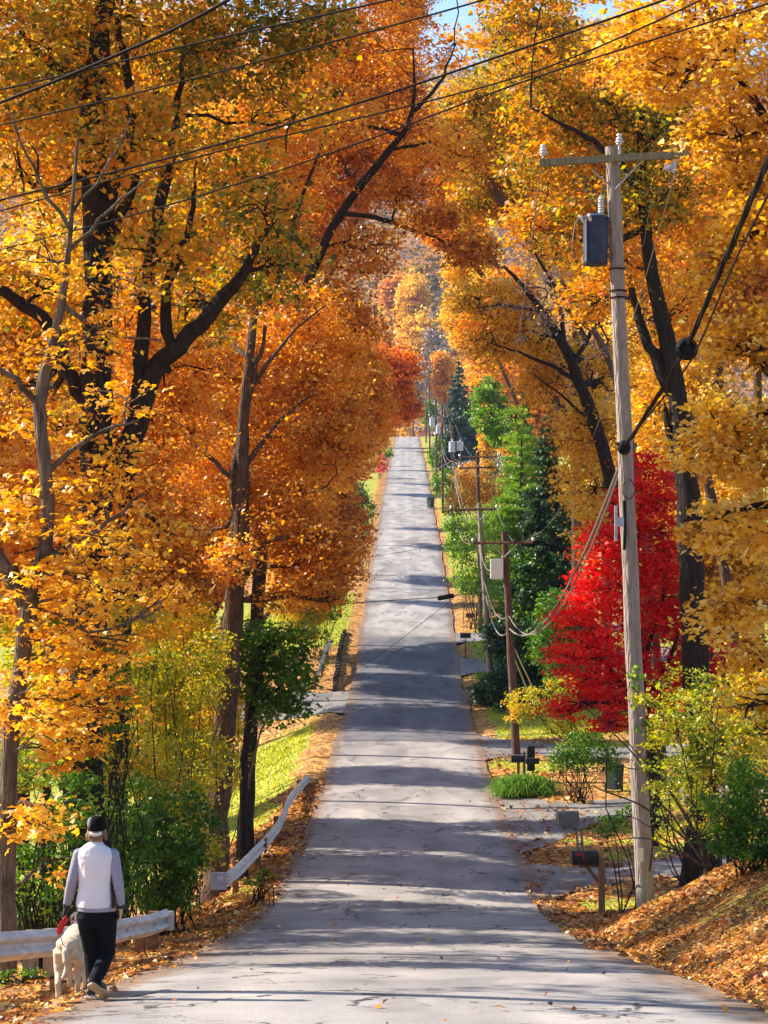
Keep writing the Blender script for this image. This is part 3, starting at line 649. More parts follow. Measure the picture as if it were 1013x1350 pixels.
# left far roadside
shrub('evergreen_hedge','dark evergreen shrubs overhanging the left road edge halfway up the hill',150,[(458,655,30,24),(440,690,30,30),(466,695,20,30),(425,665,30,26),(450,720,25,20)],'dark',40,leaf=.2,lai=3.4,clump=.5)
shrub('shrub','mid green shrubs beside the dark evergreens at the left road edge',168,[(482,672,14,22,0,1,0),(478,700,12,16,0,1,.2),(470,655,18,14,0,1,.1)],'green',41,leaf=.2,lai=3.4,clump=.5)
shrub('shrub','magenta shrub on the left verge far up the road',300,[(500,604,9,7),(503,616,8,8)],'magenta',42,leaf=.25,lai=4,clump=.6)
shrub('shrub','yellow green shrub on the left verge beyond the magenta one',350,[(513,597,7,6),(508,600,5,5)],'lime',43,leaf=.3,lai=4,clump=.6)
shrub('shrub','green shrub hiding the foot of the rust orange tree',125,[(430,770,30,35),(400,790,35,40),(440,800,16,20)],'green',44,leaf=.16,lai=3,clump=.4)
gtree('oak_tree','green and rust tree behind the third guardrail on the left',395,690,118,110,'yelgreen',45,ybot=880)

# --- right side
tree('maple_tree','big golden maple leaning in from the right edge over the bank','tree',31,
 [(1120,1180,.3),(1115,900,.28),(1105,600,.25),(1095,300,.2),(1080,0,.15)],
 [(900,20,90,70,0,1,.0),(980,60,80,80,-.5,1,.1),(880,100,60,50,.5,.9,.05),(960,180,70,60,0,1,.05),(1000,300,60,70,0,1,0),(945,350,45,60,1,.8,-.1),(1000,450,60,60,0,1,-.1),(950,560,60,45,0,1,.15),(920,600,55,35,0,1,.2),(990,600,55,55,0,1,.05),(970,700,60,50,0,1,.15),(930,690,40,40,.5,.7,.1),(985,800,55,45,0,1,.1),(945,820,35,40,.3,.9,.2),(1000,870,50,35,0,.9,0),(820,40,50,40,.5,.7,.05),(1080,200,90,150,0,1,0),(1090,600,90,150,0,1,0),(1000,-60,120,60,0,1,0),(960,460,30,40,1,.7,-.1),(990,240,50,40,1,.8,-.1),(985,930,40,25,.5,.4,.1)],
 'gold','dark',limbs=[[(1110,700,.1),(1050,660,.08),(980,670,.05),(900,690,.02)],[(1105,560,.1),(1050,520,.08),(990,560,.04),(930,600,.02)],[(1100,300,.12),(1013,160,.07),(965,80,.06),(935,10,.04),(920,-60,.03)],[(1108,860,.08),(1040,800,.06),(970,790,.02)],[(1095,250,.1),(1000,300,.06),(950,350,.03)]],
 leaf=.105,lai=2.9,seed=51,clump=.4,flat=.3,maple=False,upb=.9)
tree('oak_tree','dark trunked oak standing right of the utility pole with olive and orange canopy','tree',47,
 [(925,1000,.33),(918,900,.31),(912,780,.29),(908,680,.27),(900,580,.24),(890,500,.2),(875,420,.18),(855,340,.15),(850,250,.12),(845,150,.08)],
 [(850,250,80,60,0,1,-.1),(760,300,60,50,0,1,.0),(720,220,70,50,1,1,.0),(800,160,70,50,1,1,-.15),(880,170,60,50,0,1,-.15),(730,140,70,50,1,.9,.0),(830,350,60,50,1,.8,.15),(900,280,60,50,1,1,.3),(900,420,50,60,1,1,.3),(780,400,50,40,1,.8,.1),(690,300,40,35,0,.9,.15),(870,530,35,30,.5,.7,.0),(700,80,60,50,1,.7,.0),(840,70,70,50,2,1,.2),(920,80,70,60,2,1,.3),(740,-50,150,60,0,.9,0)],
 'olive','dark',limbs=[[(895,540,.14),(868,480,.13),(845,430,.11),(835,380,.07)],[(850,260,.1),(810,200,.08),(760,170,.05),(700,140,.02)],[(848,200,.08),(890,130,.06),(930,70,.03)],[(850,300,.09),(790,330,.06),(730,300,.03),(690,290,.015)],[(905,640,.1),(885,600,.1),(880,540,.06)]],
 leaf=.11,lai=2.4,seed=52,clump=.5)
tree('oak_tree','tree with a dark diagonal trunk and bare grey twigs leaning left of the utility pole','tree',66,
 [(850,900,.26),(835,800,.25),(820,700,.24),(803,620,.22),(785,560,.2),(765,505,.18),(745,455,.16),(715,410,.12),(690,375,.08),(665,350,.04)],
 [(770,560,55,45,1,1,.1),(770,640,40,50,1,1,.1),(740,480,50,40,2,.9,0),(710,450,45,40,2,.9,-.05),(712,505,35,35,2,1,-.05),(660,400,45,40,1,.9,-.1),(800,500,45,60,3,.9,.1),(775,590,35,40,2,1,.1),(790,700,30,40,1,.9,.1),(650,460,40,35,2,.9,-.1),(740,340,50,35,3,.8,-.05),(620,390,30,30,1,.8,-.1),(830,440,40,50,4,1,.1),(772,715,20,28,2,.8,.1)],
 'gold','dark',limbs=[[(745,455,.08),(740,400,.07),(720,350,.05),(690,320,.02)],[(765,505,.09),(720,475,.06),(670,460,.03),(640,450,.01)],[(755,480,.08),(790,420,.06),(810,360,.03)],[(715,410,.06),(670,400,.04),(630,405,.02)],[(785,560,.06),(740,520,.04),(700,490,.015)]],
 leaf=.115,lai=2.3,seed=53,clump=.5,branches=12)
tree('bare_tree','leafless grey brown branches spreading left of the pole under the transformer','tree',62,
 [(870,900,.12),(850,700,.11),(830,560,.1),(800,460,.09),(760,400,.07),(720,370,.04)],[(720,390,60,40,0,.10,0),(770,430,60,50,0,.10,0),(690,420,50,30,0,.08,0),(800,380,40,40,0,.08,0)],
 'bare','grey',leaf=.1,lai=2.4,seed=54,branches=40)
tree('maple_tree','small dark multi stemmed maple in the yard at the right edge','tree',40,
 [(968,1030,.16),(975,1000,.15),(985,970,.13)],[(985,900,45,35,0,1,.3),(950,930,35,25,0,.8,.5),(1010,950,35,30,0,.7,.4),(1030,900,40,50,0,1,.3)],'yelgreen','dark',limbs=[[(985,975,.1),(965,930,.08),(950,880,.04)],[(985,975,.1),(995,930,.08),(1000,880,.04)]],leaf=.11,lai=2.0,seed=55)
tree('japanese_maple_tree','scarlet maple glowing behind the utility pole','tree',56,
 [(862,1000,.14),(850,940,.13),(840,860,.1),(838,760,.06),(845,660,.03)],
 [(850,620,26,36,0,1.2,.1),(835,670,38,40,0,1.2,.05),(870,680,30,45,0,1.2,0),(800,720,42,38,-.5,1.2,.1),(845,740,50,45,0,1.2,.05),(880,740,30,50,0,1.2,0),(790,775,48,38,-.5,1.2,.1),(850,800,58,45,0,1.2,0),(895,830,40,50,0,1.2,-.1),(760,820,40,28,-.5,1.2,.1),(810,860,58,40,0,1.2,.0),(748,868,32,26,-.8,1,.15),(780,905,45,26,0,1.1,.08),(745,935,28,20,-.5,.9,.1),(830,935,50,30,0,.9,.05),(870,900,48,38,0,1.1,-.05),(800,955,35,16,-.5,.7,.05),(940,880,40,45,1,1,-.1),(985,890,40,55,1,1,-.05),(895,960,50,22,0,.7,-.05),(880,640,20,30,.5,1,.05)],
 'red','dark',limbs=[[(846,930,.08),(800,880,.06),(760,840,.03)],[(848,930,.08),(890,860,.06),(900,790,.03)],[(842,880,.07),(880,780,.05),(870,690,.03)]],
 leaf=.1,lai=2.5,seed=56,clump=.42,flat=.22,upb=.9)
gtree('maple_tree','orange crowned tree behind the diagonal trunk on the right',665,330,100,150,'orange',57,ybot=500)
gtree('maple_tree','golden orange tree right of the far pole line',620,300,150,120,'gold',58,ybot=470)
gtree('oak_tree','high yellow green tree over the road right of centre',655,60,88,170,'olive',59,ybot=330,lai=2.4)
gtree('oak_tree','tall orange tree behind the utility pole top',800,60,90,260,'orange',60,ybot=520)
gtree('oak_tree','golden tree filling behind the red maple on the right',930,420,75,260,'gold',61,ybot=900)
gtree('oak_tree','orange tree high on the right behind the golden maple',950,40,80,260,'orange',62,ybot=560)
conifer('pine_tree','broad feathery green pine just left of the dark conifer',688,560,108,112,'lime',364,pine=True,tiers=24,lai=11,leaf=.2)
conifer('pine_tree','tall dark green conifer beside the bright green pines',724,535,104,170,'dark',63,tiers=28,lai=16,leaf=.2)
tree('pine_tree','bright green pine with soft plumes right of the road','conifer',122,[(700,900,.25),(695,760,.22),(690,640,.16),(680,540,.08)],
 [(690,600,28,35,0,1.2,.1),(700,660,42,38,0,1.2,0),(680,720,50,40,0,1.2,.1),(720,740,40,40,0,1.2,-.1),(660,770,45,36,-1,1.2,.1),(710,800,45,36,0,1,-.2),(650,690,30,30,0,1.2,.15),(680,560,20,30,0,1.2,.1),(735,690,28,40,1,1,-.3)],
 'lime','brown',leaf=.24,lai=4.2,seed=64,clump=.5,flat=.22,needle=True)
conifer('pine_tree','slim bright green conifer behind the soft plumed pine',690,505,150,95,'green',65,tiers=20)
gtree('larch_tree','yellow green feathery crown above the far poles',650,482,180,70,'lime',66,ybot=600)
gtree('maple_tree','narrow amber columnar tree among the green conifers',643,545,200,26,'gold',67,ybot=640,low=.1)
conifer('spruce_tree','blue green spruce standing tall on the far right of the road crest',605,470,330,64,'blue',68,tiers=24,lai=9)
conifer('spruce_tree','second blue spruce partly behind the tall spruce',628,480,350,56,'blue',69,tiers=20,lai=9)
gtree('maple_tree','round orange tree above the far end of the road',588,452,420,50,'orange',70,ybot=545,low=.1)
shrub('shrub','bright green roadside shrubs below the far crossarm poles',135,[(610,720,26,24),(625,760,30,26),(600,690,18,16),(640,700,26,30),(650,770,24,30)],'lime',71,leaf=.16,lai=3.2,clump=.4)
shrub('shrub','green bushes on the right verge near the green bin far up the road',235,[(577,640,8,22),(590,625,10,16),(600,650,14,22)],'green',72,leaf=.25,lai=3.4,clump=.6)
shrub('shrub','dark low bushes by the far right verge',300,[(570,605,7,14),(578,590,9,16)],'green',73,leaf=.3,lai=3.6,clump=.7)
shrub('shrub','olive brown thicket behind the double transformer pole',188,[(612,650,22,30,0,1,.0),(637,650,24,30,0,1,.1),(660,655,24,30,1,1,-.1),(622,625,20,18,0,1,.3),(600,668,14,18,0,1,-.1)],'olive',74,leaf=.22,lai=3.4,clump=.6)
shrub('shrub','purple brown bushes beyond the columnar amber tree',230,[(615,618,16,14,0,1,.0),(640,622,20,16,0,1,.1),(662,615,18,20,0,1,0),(680,625,22,22,0,1,0)],'bare',174,leaf=.25,lai=3.0,clump=.6)
gtree('oak_tree','dark green tree standing behind the brown pole',705,690,104,105,'green',75,ybot=900,bark='dark',lai=2.5)
gtree('oak_tree','dark green tree in the shade left of the scarlet maple',735,740,92,90,'green',76,ybot=930,bark='dark',lai=2.2)
shrub('shrub','weeping yellow green shrub overhanging the lawn beside the brown pole',80,[(700,925,35,22,0,1,.1),(735,940,32,25,0,1,.0),(680,940,22,14,0,.8,.15),(745,905,28,20,0,1,.1),(760,960,25,25,0,.9,.0)],'yelgreen',77,leaf=.1,lai=2.2,base=770)
shrub('shrub','rounded green shrub between the driveways left of the utility pole',68,[(770,985,38,25),(755,1005,28,16),(800,1000,22,20),(735,1000,15,20,0,.7)],'green',78,leaf=.1,lai=2.8)
shrub('shrub','small green seedling shrub against the base of the utility pole',38,[(805,1085,22,18,.5,.9),(790,1100,14,12,.5,.8),(825,1070,18,14,.5,.8)],'green',79,leaf=.07,lai=2.6,clump=.16,base=815,stems=1)
# bank shrubs lower right
shrub('yew_bush','dark green bush on the leafy bank at the lower right edge',32.5,[(1000,1060,45,35),(965,1075,35,30),(1015,1110,35,25),(985,1020,40,25,0,.9,.1),(935,1060,25,20,0,.7,.1),(985,1110,40,30,-.3,1,-.1),(1020,1140,30,25,-.4,1,-.1),(950,1105,28,24,0,.9,-.15)],'green',80,leaf=.06,lai=3,clump=.18,stems=2)
tree('forsythia_bush','arching bush with long bare stems and small yellow green leaves right of the utility pole','shrub',35,
 [(928,1140,.03),(925,1120,.028),(915,1080,.022)],
 [(880,1020,40,35,0,.3,-.2),(900,960,45,35,.5,.4,-.1),(870,930,40,30,0,.35,-.1),(930,930,50,40,.5,.5,0),(950,990,45,35,.5,.6,-.25),(905,1010,35,30,.5,.7,-.3),(990,970,40,35,0,.6,.0),(850,1000,30,25,0,.15,0)],
 'yelgreen','moss',limbs=[[(930,1140,.022),(880,1080,.018),(800,1040,.013),(720,1030,.006)],[(930,1140,.022),(870,1050,.018),(830,980,.012),(760,925,.006)],[(930,1140,.02),(900,1070,.016),(860,1010,.011),(790,940,.005)],[(928,1140,.02),(880,1110,.015),(830,1100,.01),(780,1112,.005)],[(925,1140,.02),(890,1120,.015),(850,1080,.01),(800,1070,.005)],[(930,1140,.02),(900,1000,.014),(885,920,.008),(880,880,.004)],[(930,1140,.02),(935,1000,.014),(950,910,.006)],[(935,1140,.02),(890,1040,.015),(840,1010,.01),(780,1000,.005)]],
 leaf=.065,lai=2.6,seed=81,clump=.2,branches=3)
shrub('shrub','sparse yellow orange shrub behind the arching bush',39,[(900,900,35,30,0,.4,-.1),(860,960,35,30,0,.5,.1),(940,960,40,30,0,.6,.2),(1000,1000,30,25,0,.7,.2),(840,1040,25,20,0,.25,.2)],'yelgreen',82,leaf=.075,lai=2.2,clump=.22,stems=2)
shrub('vine','thin green vine leaves climbing the lower utility pole',37.1,[(842,905,9,25,-.25,.7,0),(846,960,8,30,-.25,.4,0),(836,890,10,14,-.25,.6,.1)],'lime',83,leaf=.07,cat='vine',base=848,clump=.1,lai=1.6,stems=1)
shrub('shrub','olive thicket behind the arching bush and the utility pole foot',43,[(895,1060,35,40,0,.7,-.1),(930,1020,45,45,0,.8,0),(990,1010,45,40,0,.9,.0),(960,1080,45,35,0,.9,-.15),(870,1105,22,18,0,.5,-.1)],'yelgreen',182,leaf=.075,lai=2.2,clump=.22,stems=3)
# ornamental grass clump at the mailboxes
def grass_clump():
    D=70.9; rng=np.random.default_rng(90); o=P(690,1035,D); o[2]=float(ground(o[0],D))
    root=thing('ornamental_grass',o,'bright green mound of ornamental grass at the foot of the mailbox group','grass clump')
    n=2600; V=[];T=[]
    a=rng.random(n)*6.283; L=rng.uniform(.5,1.05,n); lean=rng.uniform(.35,1.25,n)
    bx=rng.normal(0,.35,n); by=rng.normal(0,.25,n)
    d=np.stack([np.cos(a),np.sin(a),a*0],1); p=np.stack([-d[:,1],d[:,0],a*0],1)*.014
    b=np.stack([bx,by,a*0-.03],1); m=b+d*(L*lean*.35)[:,None]; m[:,2]+=L*.75*(1.1-.4*lean); t=b+d*(L*lean)[:,None]; t[:,2]+=L*(.85-.62*lean)
    Vv=np.stack([b-p,b+p,m+p,m-p, m-p,m+p,t+p*.3,t-p*.3],1).reshape(-1,3)
    F=np.arange(n*8,dtype=np.int32).reshape(-1,4)
    link('foliage',mesh_np('foliage',Vv,F,[PAL['lime']],{'tint':('FACE',np.repeat(rng.normal(.45,.22,n).clip(0,1),2))}),root)
    cm=MB().sphere((0,0,.05),(.5,.38,.22),16,8); link('root_crown',cm.mesh('root_crown',BK['brown']),root)
grass_clump()


gtree('oak_tree','rust orange canopy closing the top of the arch left of centre',520,10,95,150,'rust',301,ybot=300,lai=2.6)
gtree('oak_tree','yellow green canopy at the top centre with sky showing through',620,70,78,150,'olive',302,ybot=290,lai=1.1)
gtree('oak_tree','thin olive crown at the very top right of centre',690,-60,70,190,'olive',303,ybot=160,lai=1.3)
gtree('oak_tree','rust crown hanging into the arch above the bare trees',600,265,120,150,'rust',304,ybot=345,lai=2.4)
gtree('maple_tree','orange crown between the diagonal trunk and the arch',650,340,125,100,'gold',305,ybot=450,lai=2.8)
gtree('maple_tree','deep orange crown low on the left above the green bushes',385,600,90,130,'orange',306,ybot=840,lai=2.8)
gtree('maple_tree','yellow crown in the left woods behind the person',130,780,75,200,'yelgreen',307,ybot=1080,bark='dark')
gtree('maple_tree','rust crown in the left woods between the dark trunks',150,560,80,200,'rust',308,ybot=860,bark='dark')
gtree('maple_tree','yellow green crown in the yard right of the scarlet maple',960,820,85,200,'lime',309,ybot=1000)
gtree('maple_tree','golden crown behind the bare twigs left of the pole',850,440,110,150,'gold',310,ybot=700)
gtree('maple_tree','small scarlet crowned tree in the right hand yard',930,860,64,120,'red',311,ybot=960)

def offtree(label,x,y,h,w,pal,seed,lai=2.6,z0=.35,bare=False,name='oak_tree'):  # left trees put in for the shade bands and streaks they cast
    px=CX0+x*FPX/y; g=float(ground(x,y)); yt=HY-(g+h)*FPX/y; yb=HY-(g+h*z0)*FPX/y
    gtree(name,label,px,yt,y,w*FPX/y,pal,seed,ybot=yb,lai=lai,leaf=.16,nb=60 if bare else 6)
offtree('tall rust tree deep in the left woods level with the valley',-15,104,24,14,'rust',401)
offtree('broad orange tree in the left woods just past the valley',-14,116,25,14,'orange',402)
offtree('golden tree in the left woods beyond the third guardrail',-15,128,24,13,'gold',403)
offtree('rust tree in the left woods beside the mid slope',-13,168,22,10,'rust',405)
offtree('orange tree in the left woods a third up the slope',-12,214,20,8,'orange',406)
offtree('golden tree in the left woods half way up the slope',-12,262,18,10,'gold',407)
offtree('rust tree in the left woods high on the slope',-12,330,18,14,'rust',408)
offtree('orange tree in the left woods close under the crest',-12,440,18,18,'orange',409)
offtree('unseen oak added for shade beyond the left picture edge near the far guardrail',-13,56,20,8,'orange',410,lai=1.8)
offtree('thinly leaved oak added for shade beyond the left picture edge above the guardrail gap',-13,44,19,9,'orange',411,lai=2.0)
offtree('nearly bare tree added for shadow streaks beyond the left picture edge beside the person',-10,32,17,8,'gold',412,lai=.35,bare=True,z0=.6)
offtree('nearly bare tree added for shadow streaks beyond the left picture edge ahead of the person',-11,37,16,8,'gold',413,lai=.5,bare=True)
offtree('nearly bare tree added for shadow streaks beyond the left picture edge closest to the camera',-9.5,23,18,9,'gold',414,lai=.22,bare=True,z0=.62)
gtree('oak_tree','olive canopy patch above the transformer pole',760,-20,100,220,'olive',320,ybot=250,lai=2.4)
gtree('oak_tree','rust canopy patch at the top right of the arch',520,-60,110,120,'orange',321,ybot=110,lai=1.5)
gtree('oak_tree','golden crown closing the gap under the right hand cable',1000,180,95,240,'orange',322,ybot=520,lai=2.6)
gtree('maple_tree','orange crown beside the upper arch right of the long limb',610,180,105,140,'rust',323,ybot=330,lai=2.2)
# roadside trees further up, hazy hill beyond
FAR=[(440,560,130,'rust',110,'dark orange tree left of the road behind the rust crown',505),(460,520,190,'orange',90,'amber tree left of the road halfway up the slope',500),
     (480,470,260,'gold',80,'yellow tree left of the road near the crest',470),(545,470,560,'bare',40,'small bare tree just left of the crest gap',470),
     (556,378,640,'gold',64,'large yellow round crowned tree above the far crest',378),
     (606,395,600,'gold',62,'tall golden tree standing right of the bare trees',395),(630,440,470,'orange',60,'orange tree behind the two blue spruces',440),
     (566,520,520,'green',26,'small dark tree at the right of the crest',520),(690,400,210,'orange',150,'broad orange tree behind the right hand pines',400),
     (760,600,170,'gold',110,'yellow tree behind the dark conifer on the right',600),(560,345,800,'olive',80,'olive tree on the lower slope of the hill',340),
     (600,330,850,'rust',90,'rusty tree on the lower slope of the hill',335),(500,430,420,'orange',90,'orange tree high behind the crimson one',400),
     (540,0,700,'gold',60,'golden tree on the hill foot straight above the road',330),(520,0,760,'orange',60,'orange tree on the hill foot left of the gap',350),(575,0,900,'gold',80,'big golden crown high in the gap above the road',300),(640,0,680,'gold',70,'golden tree on the hill foot right of the gap',380),(500,0,900,'olive',90,'olive crown on the hill left of the gap',290)]
for i,(px,yt,D,pal,wp,lab,y2) in enumerate(FAR):
    if pal=='bare':
        gtree('bare_tree',lab,px,y2,D,wp,pal,200+i,leaf=.3,lai=1.0,low=.15,bark='grey')
    else: gtree('roadside_tree' if D<500 else 'hillside_tree',lab,px,y2,D,wp,pal,200+i,low=.12,leaf=.2)
for i,(px,yt,D,wp,lab) in enumerate([(575,400,575,44,'grey leafless tree with upright twigs above the road crest'),(590,425,560,34,'smaller grey leafless tree beside the taller leafless one')]):
    gtree('bare_tree',lab,px,yt,D,wp,'bare',230+i,leaf=.22,lai=1.5,low=.12,bark='grey')
# distant woods: one uncountable mass on the hillside
rng=np.random.default_rng(99)
gx,gy=np.meshgrid(np.arange(-300,300,10.),np.arange(600,1560,11.)); px_=gx.ravel()+rng.normal(0,3,gx.size); py_=gy.ravel()+rng.normal(0,3,gx.size)
keep=(np.abs(px_)<py_*.23+25); px_=px_[keep];py_=py_[keep]
gz_=ground(px_,py_); nt_=len(px_); H=rng.uniform(9,17,nt_); tt=rng.random(nt_)
per=46; idx=np.repeat(np.arange(nt_),per); e=ell(rng,len(idx),.7)
C=np.stack([px_[idx]+e[:,0]*H[idx]*.42, py_[idx]+e[:,1]*H[idx]*.42, gz_[idx]+H[idx]*(.55+.45*e[:,2])],1)
me=leaf_mesh('distant_woods',C,rng.uniform(1.2,2.8,len(idx)),tt[idx]+rng.normal(0,.05,len(idx)),'woods',rng,False,.4)
tag(link('distant_woods',me),'mixed autumn woods covering the hazy hillside beyond the road','woods',kind='stuff')
# fallen leaves lying on verge and bank
rng=np.random.default_rng(5)
def litter_pts(n,x0,x1,y0,y1):
    return rng.uniform(x0,x1,n), y0+(y1-y0)*rng.random(n)**1.3
ax,ay=[],[]
for a in [(52000,3.0,7.5,15,44),(16000,-6.5,-2.95,15,44),(9000,-5.5,-2.9,44,75),(5000,2.9,6,44,90),(1500,2.6,3.2,30,48),(160,-2.9,2.9,15,60),(900,-3.2,-2.7,15,60)]:
    x_,y_=litter_pts(*a); ax.append(x_); ay.append(y_)
x_=np.concatenate(ax); y_=np.concatenate(ay)
kp=(rng.random(len(x_))>zones(x_,y_)*.8)&(rng.random(len(x_))<1.0-.55*sst(.1,.5,nz(x_,y_,.8,11)))
for (a0,a1,c,h) in DRV:
    ins=(np.sign(a0+a1)*x_>2.6)&(np.abs(y_-np.interp(x_,c[:,0],c[:,1]))<np.interp(x_,c[:,0],h)); kp&=~(ins&(rng.random(len(x_))>.3))
x_=x_[kp];y_=y_[kp]
z_=np.where(np.abs(x_)<3.05,zr(y_)+.06,ground(x_,y_)+.015)+rng.random(len(x_))*.03
me=leaf_mesh('fallen_leaves',np.stack([x_,y_,z_],1),np.clip(rng.lognormal(-2.7,.4,len(x_)),.03,.16)*np.clip(y_/34,.8,1.8),.5+.22*nz(x_,y_,1.1,4)+.12*nz(x_,y_,.4,2)+rng.normal(0,.28,len(x_)),'litter',rng,False,1.6)
tag(link('fallen_leaves',me),'orange and brown fallen leaves covering the verges and the bank','fallen leaves',kind='stuff')
# grass blades on the lawns
n=90000
x_=np.concatenate([rng.uniform(-11,-3.2,n//2),rng.uniform(3.2,11,n//2)]); y_=rng.uniform(20,150,n); k=rng.random(n)<zones(x_,y_)*1.0
for (a0,a1,c,h) in DRV: k&=~((np.sign(a0+a1)*x_>2.6)&(np.abs(y_-np.interp(x_,c[:,0],c[:,1]))<np.interp(x_,c[:,0],h)+.1))
x_=x_[k];y_=y_[k];n=len(x_); a=rng.random(n)*6.283; h=rng.uniform(.03,.09,n)*np.clip(y_/60,.8,1.5); wd=.02*np.clip(y_/50,.5,2.2)
b=np.stack([x_,y_,ground(x_,y_)-.01],1); p=np.stack([np.cos(a)*wd,np.sin(a)*wd,a*0],1); t=b+np.stack([rng.normal(0,.04,n),rng.normal(0,.04,n),h],1)
V=np.stack([b-p,b+p,t+p*.2,t-p*.2],1).reshape(-1,3)
me=mesh_np('grass',V,np.arange(4*n,dtype=np.int32).reshape(-1,4),[PAL['yelgreen']],{'tint':('FACE',rng.normal(.42,.16,n).clip(0,1))})
tag(link('grass',me),'short green grass on the verges and lawns','grass',kind='stuff')
print('LEAVES',sum(t[1] for t in TREES), len(TREES))

# ------------------------------------------------------------------ objects
M_WOOD=barkmat('pole wood',(.23,.19,.165),(.38,.325,.29),5)
M_WOODB=barkmat('brown pole wood',(.075,.042,.03),(.17,.095,.066),5)
M_ARM=barkmat('crossarm wood',(.16,.15,.09),(.34,.31,.20),8)
M_GALV=simple('galvanised steel',(.46,.46,.47),.42,.55,.5,.18,6,.15,30)
M_RAIL=simple('weathered rail steel',(.64,.62,.60),.5,.1,.5,.14,3,.15,18,(.42,.37,.33))
M_RUST=simple('rusted steel',(.24,.11,.06),.8,.2,.3,.3,12,.3,40)
M_TRB=simple('transformer blue grey paint',(.022,.040,.085),.5,.0,.3,.12,5,.05,20,(.014,.022,.045))
M_TRG=simple('transformer light grey paint',(.45,.50,.58),.45,.1,.5,.1,4)
M_PORC=simple('porcelain',(.62,.62,.60),.2,0,.6,.05)
M_BLACK=simple('black rubber',(.010,.010,.011),.75,0,.15,.1)
M_CABLE=simple('weathered cable',(.20,.18,.165),.6,.1,.4,.1)
M_WIRE=simple('dark wire',(.012,.011,.011),.8,0,.1,.1)
M_WHITE=simple('white reflective sheet',(.85,.85,.85),.35,0,.5,.04)
M_PLATE=simple('blue grey plate',(.44,.48,.56),.5,.0,.5,.15,5)
M_TAG=simple('pale sign plate',(.66,.64,.52),.5,0,.4,.06)
M_MBG=simple('grey mailbox metal',(.15,.135,.12),.55,.0,.4,.15,8)
M_MBK=simple('black mailbox metal',(.014,.013,.014),.35,.1,.5,.1)
M_FLAG=simple('red mailbox flag',(.55,.03,.05),.4)
M_POST=barkmat('cedar post',(.28,.13,.06),(.44,.22,.11),9)
M_POSTG=barkmat('weathered post',(.22,.17,.14),(.36,.29,.24),9)
M_RPOST=barkmat('guardrail post wood',(.22,.16,.10),(.46,.34,.22),9)
M_BIN=simple('dark green bin plastic',(.012,.03,.02),.5)

def leanpole(name,label,D,base,top,rb,rt,m,cat='utility pole',group=None):
    b=P(base[0],base[1],D); g=float(ground(b[0],D)); b=np.array([b[0],D,g]); t=P(top[0],top[1],D)
    root=thing(name,b,label,cat,group)
    k=12; tt=np.linspace(0,1,k)[:,None]; rng=np.random.default_rng(int(D))
    p=(b-[0,0,.3])+(t-b+[0,0,.3])*tt; p[1:-1,:2]+=rng.normal(0,.006,(k-2,2))
    mb=MB(); mb.tube(p-b,np.linspace(rb,rt,k),18)
    link('pole_shaft',mb.mesh('pole_shaft',m),root)
    def at(py,off=0): # centre of the shaft at photo row py
        z=(HY-py)/FPX*D; f=(z-b[2])/(t[2]-b[2]); q=b+(t-b)*f; return q-b
    return root,b,t,at
WS=P  # alias
# near pole
D1=37.0
p1,b1,t1,at1=leanpole('utility_pole','tall weathered grey utility pole with blue transformer on the right bank',D1,(850,1180),(808,192),.160,.118,M_WOOD)
def loc1(px,py,dD=0): return P(px,py,D1+dD)-b1
a=loc1(712,213,-.2); c=loc1(912,201,-.2)
ax_=(c-a); L=np.linalg.norm(ax_); ang=math.atan2(ax_[2],ax_[0]); ROT=np.array([[math.cos(ang),0,-math.sin(ang)],[0,1,0],[math.sin(ang),0,math.cos(ang)]])
arm=link('crossarm',MB().box((a+c)/2,(L,.09,.125),ROT,.008).mesh('crossarm',M_ARM),p1)
for (q0,q1) in [((812,248),(781,222)),((812,248),(846,212))]:
    link('brace',MB().tube([loc1(*q0,-.15),loc1(*q1,-.14)],[.016,.016],6).mesh('brace',M_GALV),p1)
def insul(c,m=None):
    mb=MB(); z=0
    for r,h in [(.02,.05),(.055,.03),(.075,.03),(.045,.02),(.065,.03),(.035,.04),(.05,.03)]:
        mb.tube([np.array(c)+[0,0,z],np.array(c)+[0,0,z+h]],[r,r*.8],14); z+=h
    return mb
for q in [(717,210),(902,201)]:
    link('insulator',insul(loc1(*q,-.2)+[0,0,.05]).mesh('insulator',M_PORC),p1)
tp=insul(loc1(818,192,-.13)+[0,0,.0]); link('insulator',tp.mesh('insulator',M_PORC),p1)
link('pole_top_pin',MB().cyl(loc1(818,215,-.17),loc1(818,190,-.13),.022).mesh('pole_top_pin',M_GALV),p1)
# transformer can
tc_=loc1(786,317,-.05); mb=MB(); r_=.215; hh=.42
for z0,z1,r0,r1 in [(-hh,-hh+.04,r_*.93,r_),(-hh+.04,hh-.03,r_,r_),(hh-.03,hh,r_*1.07,r_*1.07),(hh,hh+.05,r_*1.02,r_*.6),(hh+.05,hh+.06,r_*.6,.02)]:
    mb.tube([tc_+[0,0,z0],tc_+[0,0,z1]],[r0,r1],28)
tr=link('transformer',mb.mesh('transformer',M_TRB),p1)
for zz in (.25,-.25): link('hanger_bracket',MB().box(tc_+[.24,0,zz],(.14,.10,.08)).mesh('hanger_bracket',M_RUST),tr)
link('cooling_rib',MB().box(tc_+[-.18,-.16,0],(.03,.05,.74)).mesh('cooling_rib',M_GALV),tr)
bs=MB(); z=0
for k in range(7): 
    bs.tube([tc_+[.10,.0,.46+.045*k],tc_+[.10,0,.46+.045*k+.03]],[.06,.045],14)
bs.cyl(tc_+[.10,0,.44],tc_+[.10,0,.80],.03)
link('bushing',bs.mesh('bushing',M_PORC),tr)
link('bushing',MB().cyl(tc_+[-.2,-.05,.33],tc_+[-.27,-.08,.42],.028).mesh('bushing',M_PORC),tr)
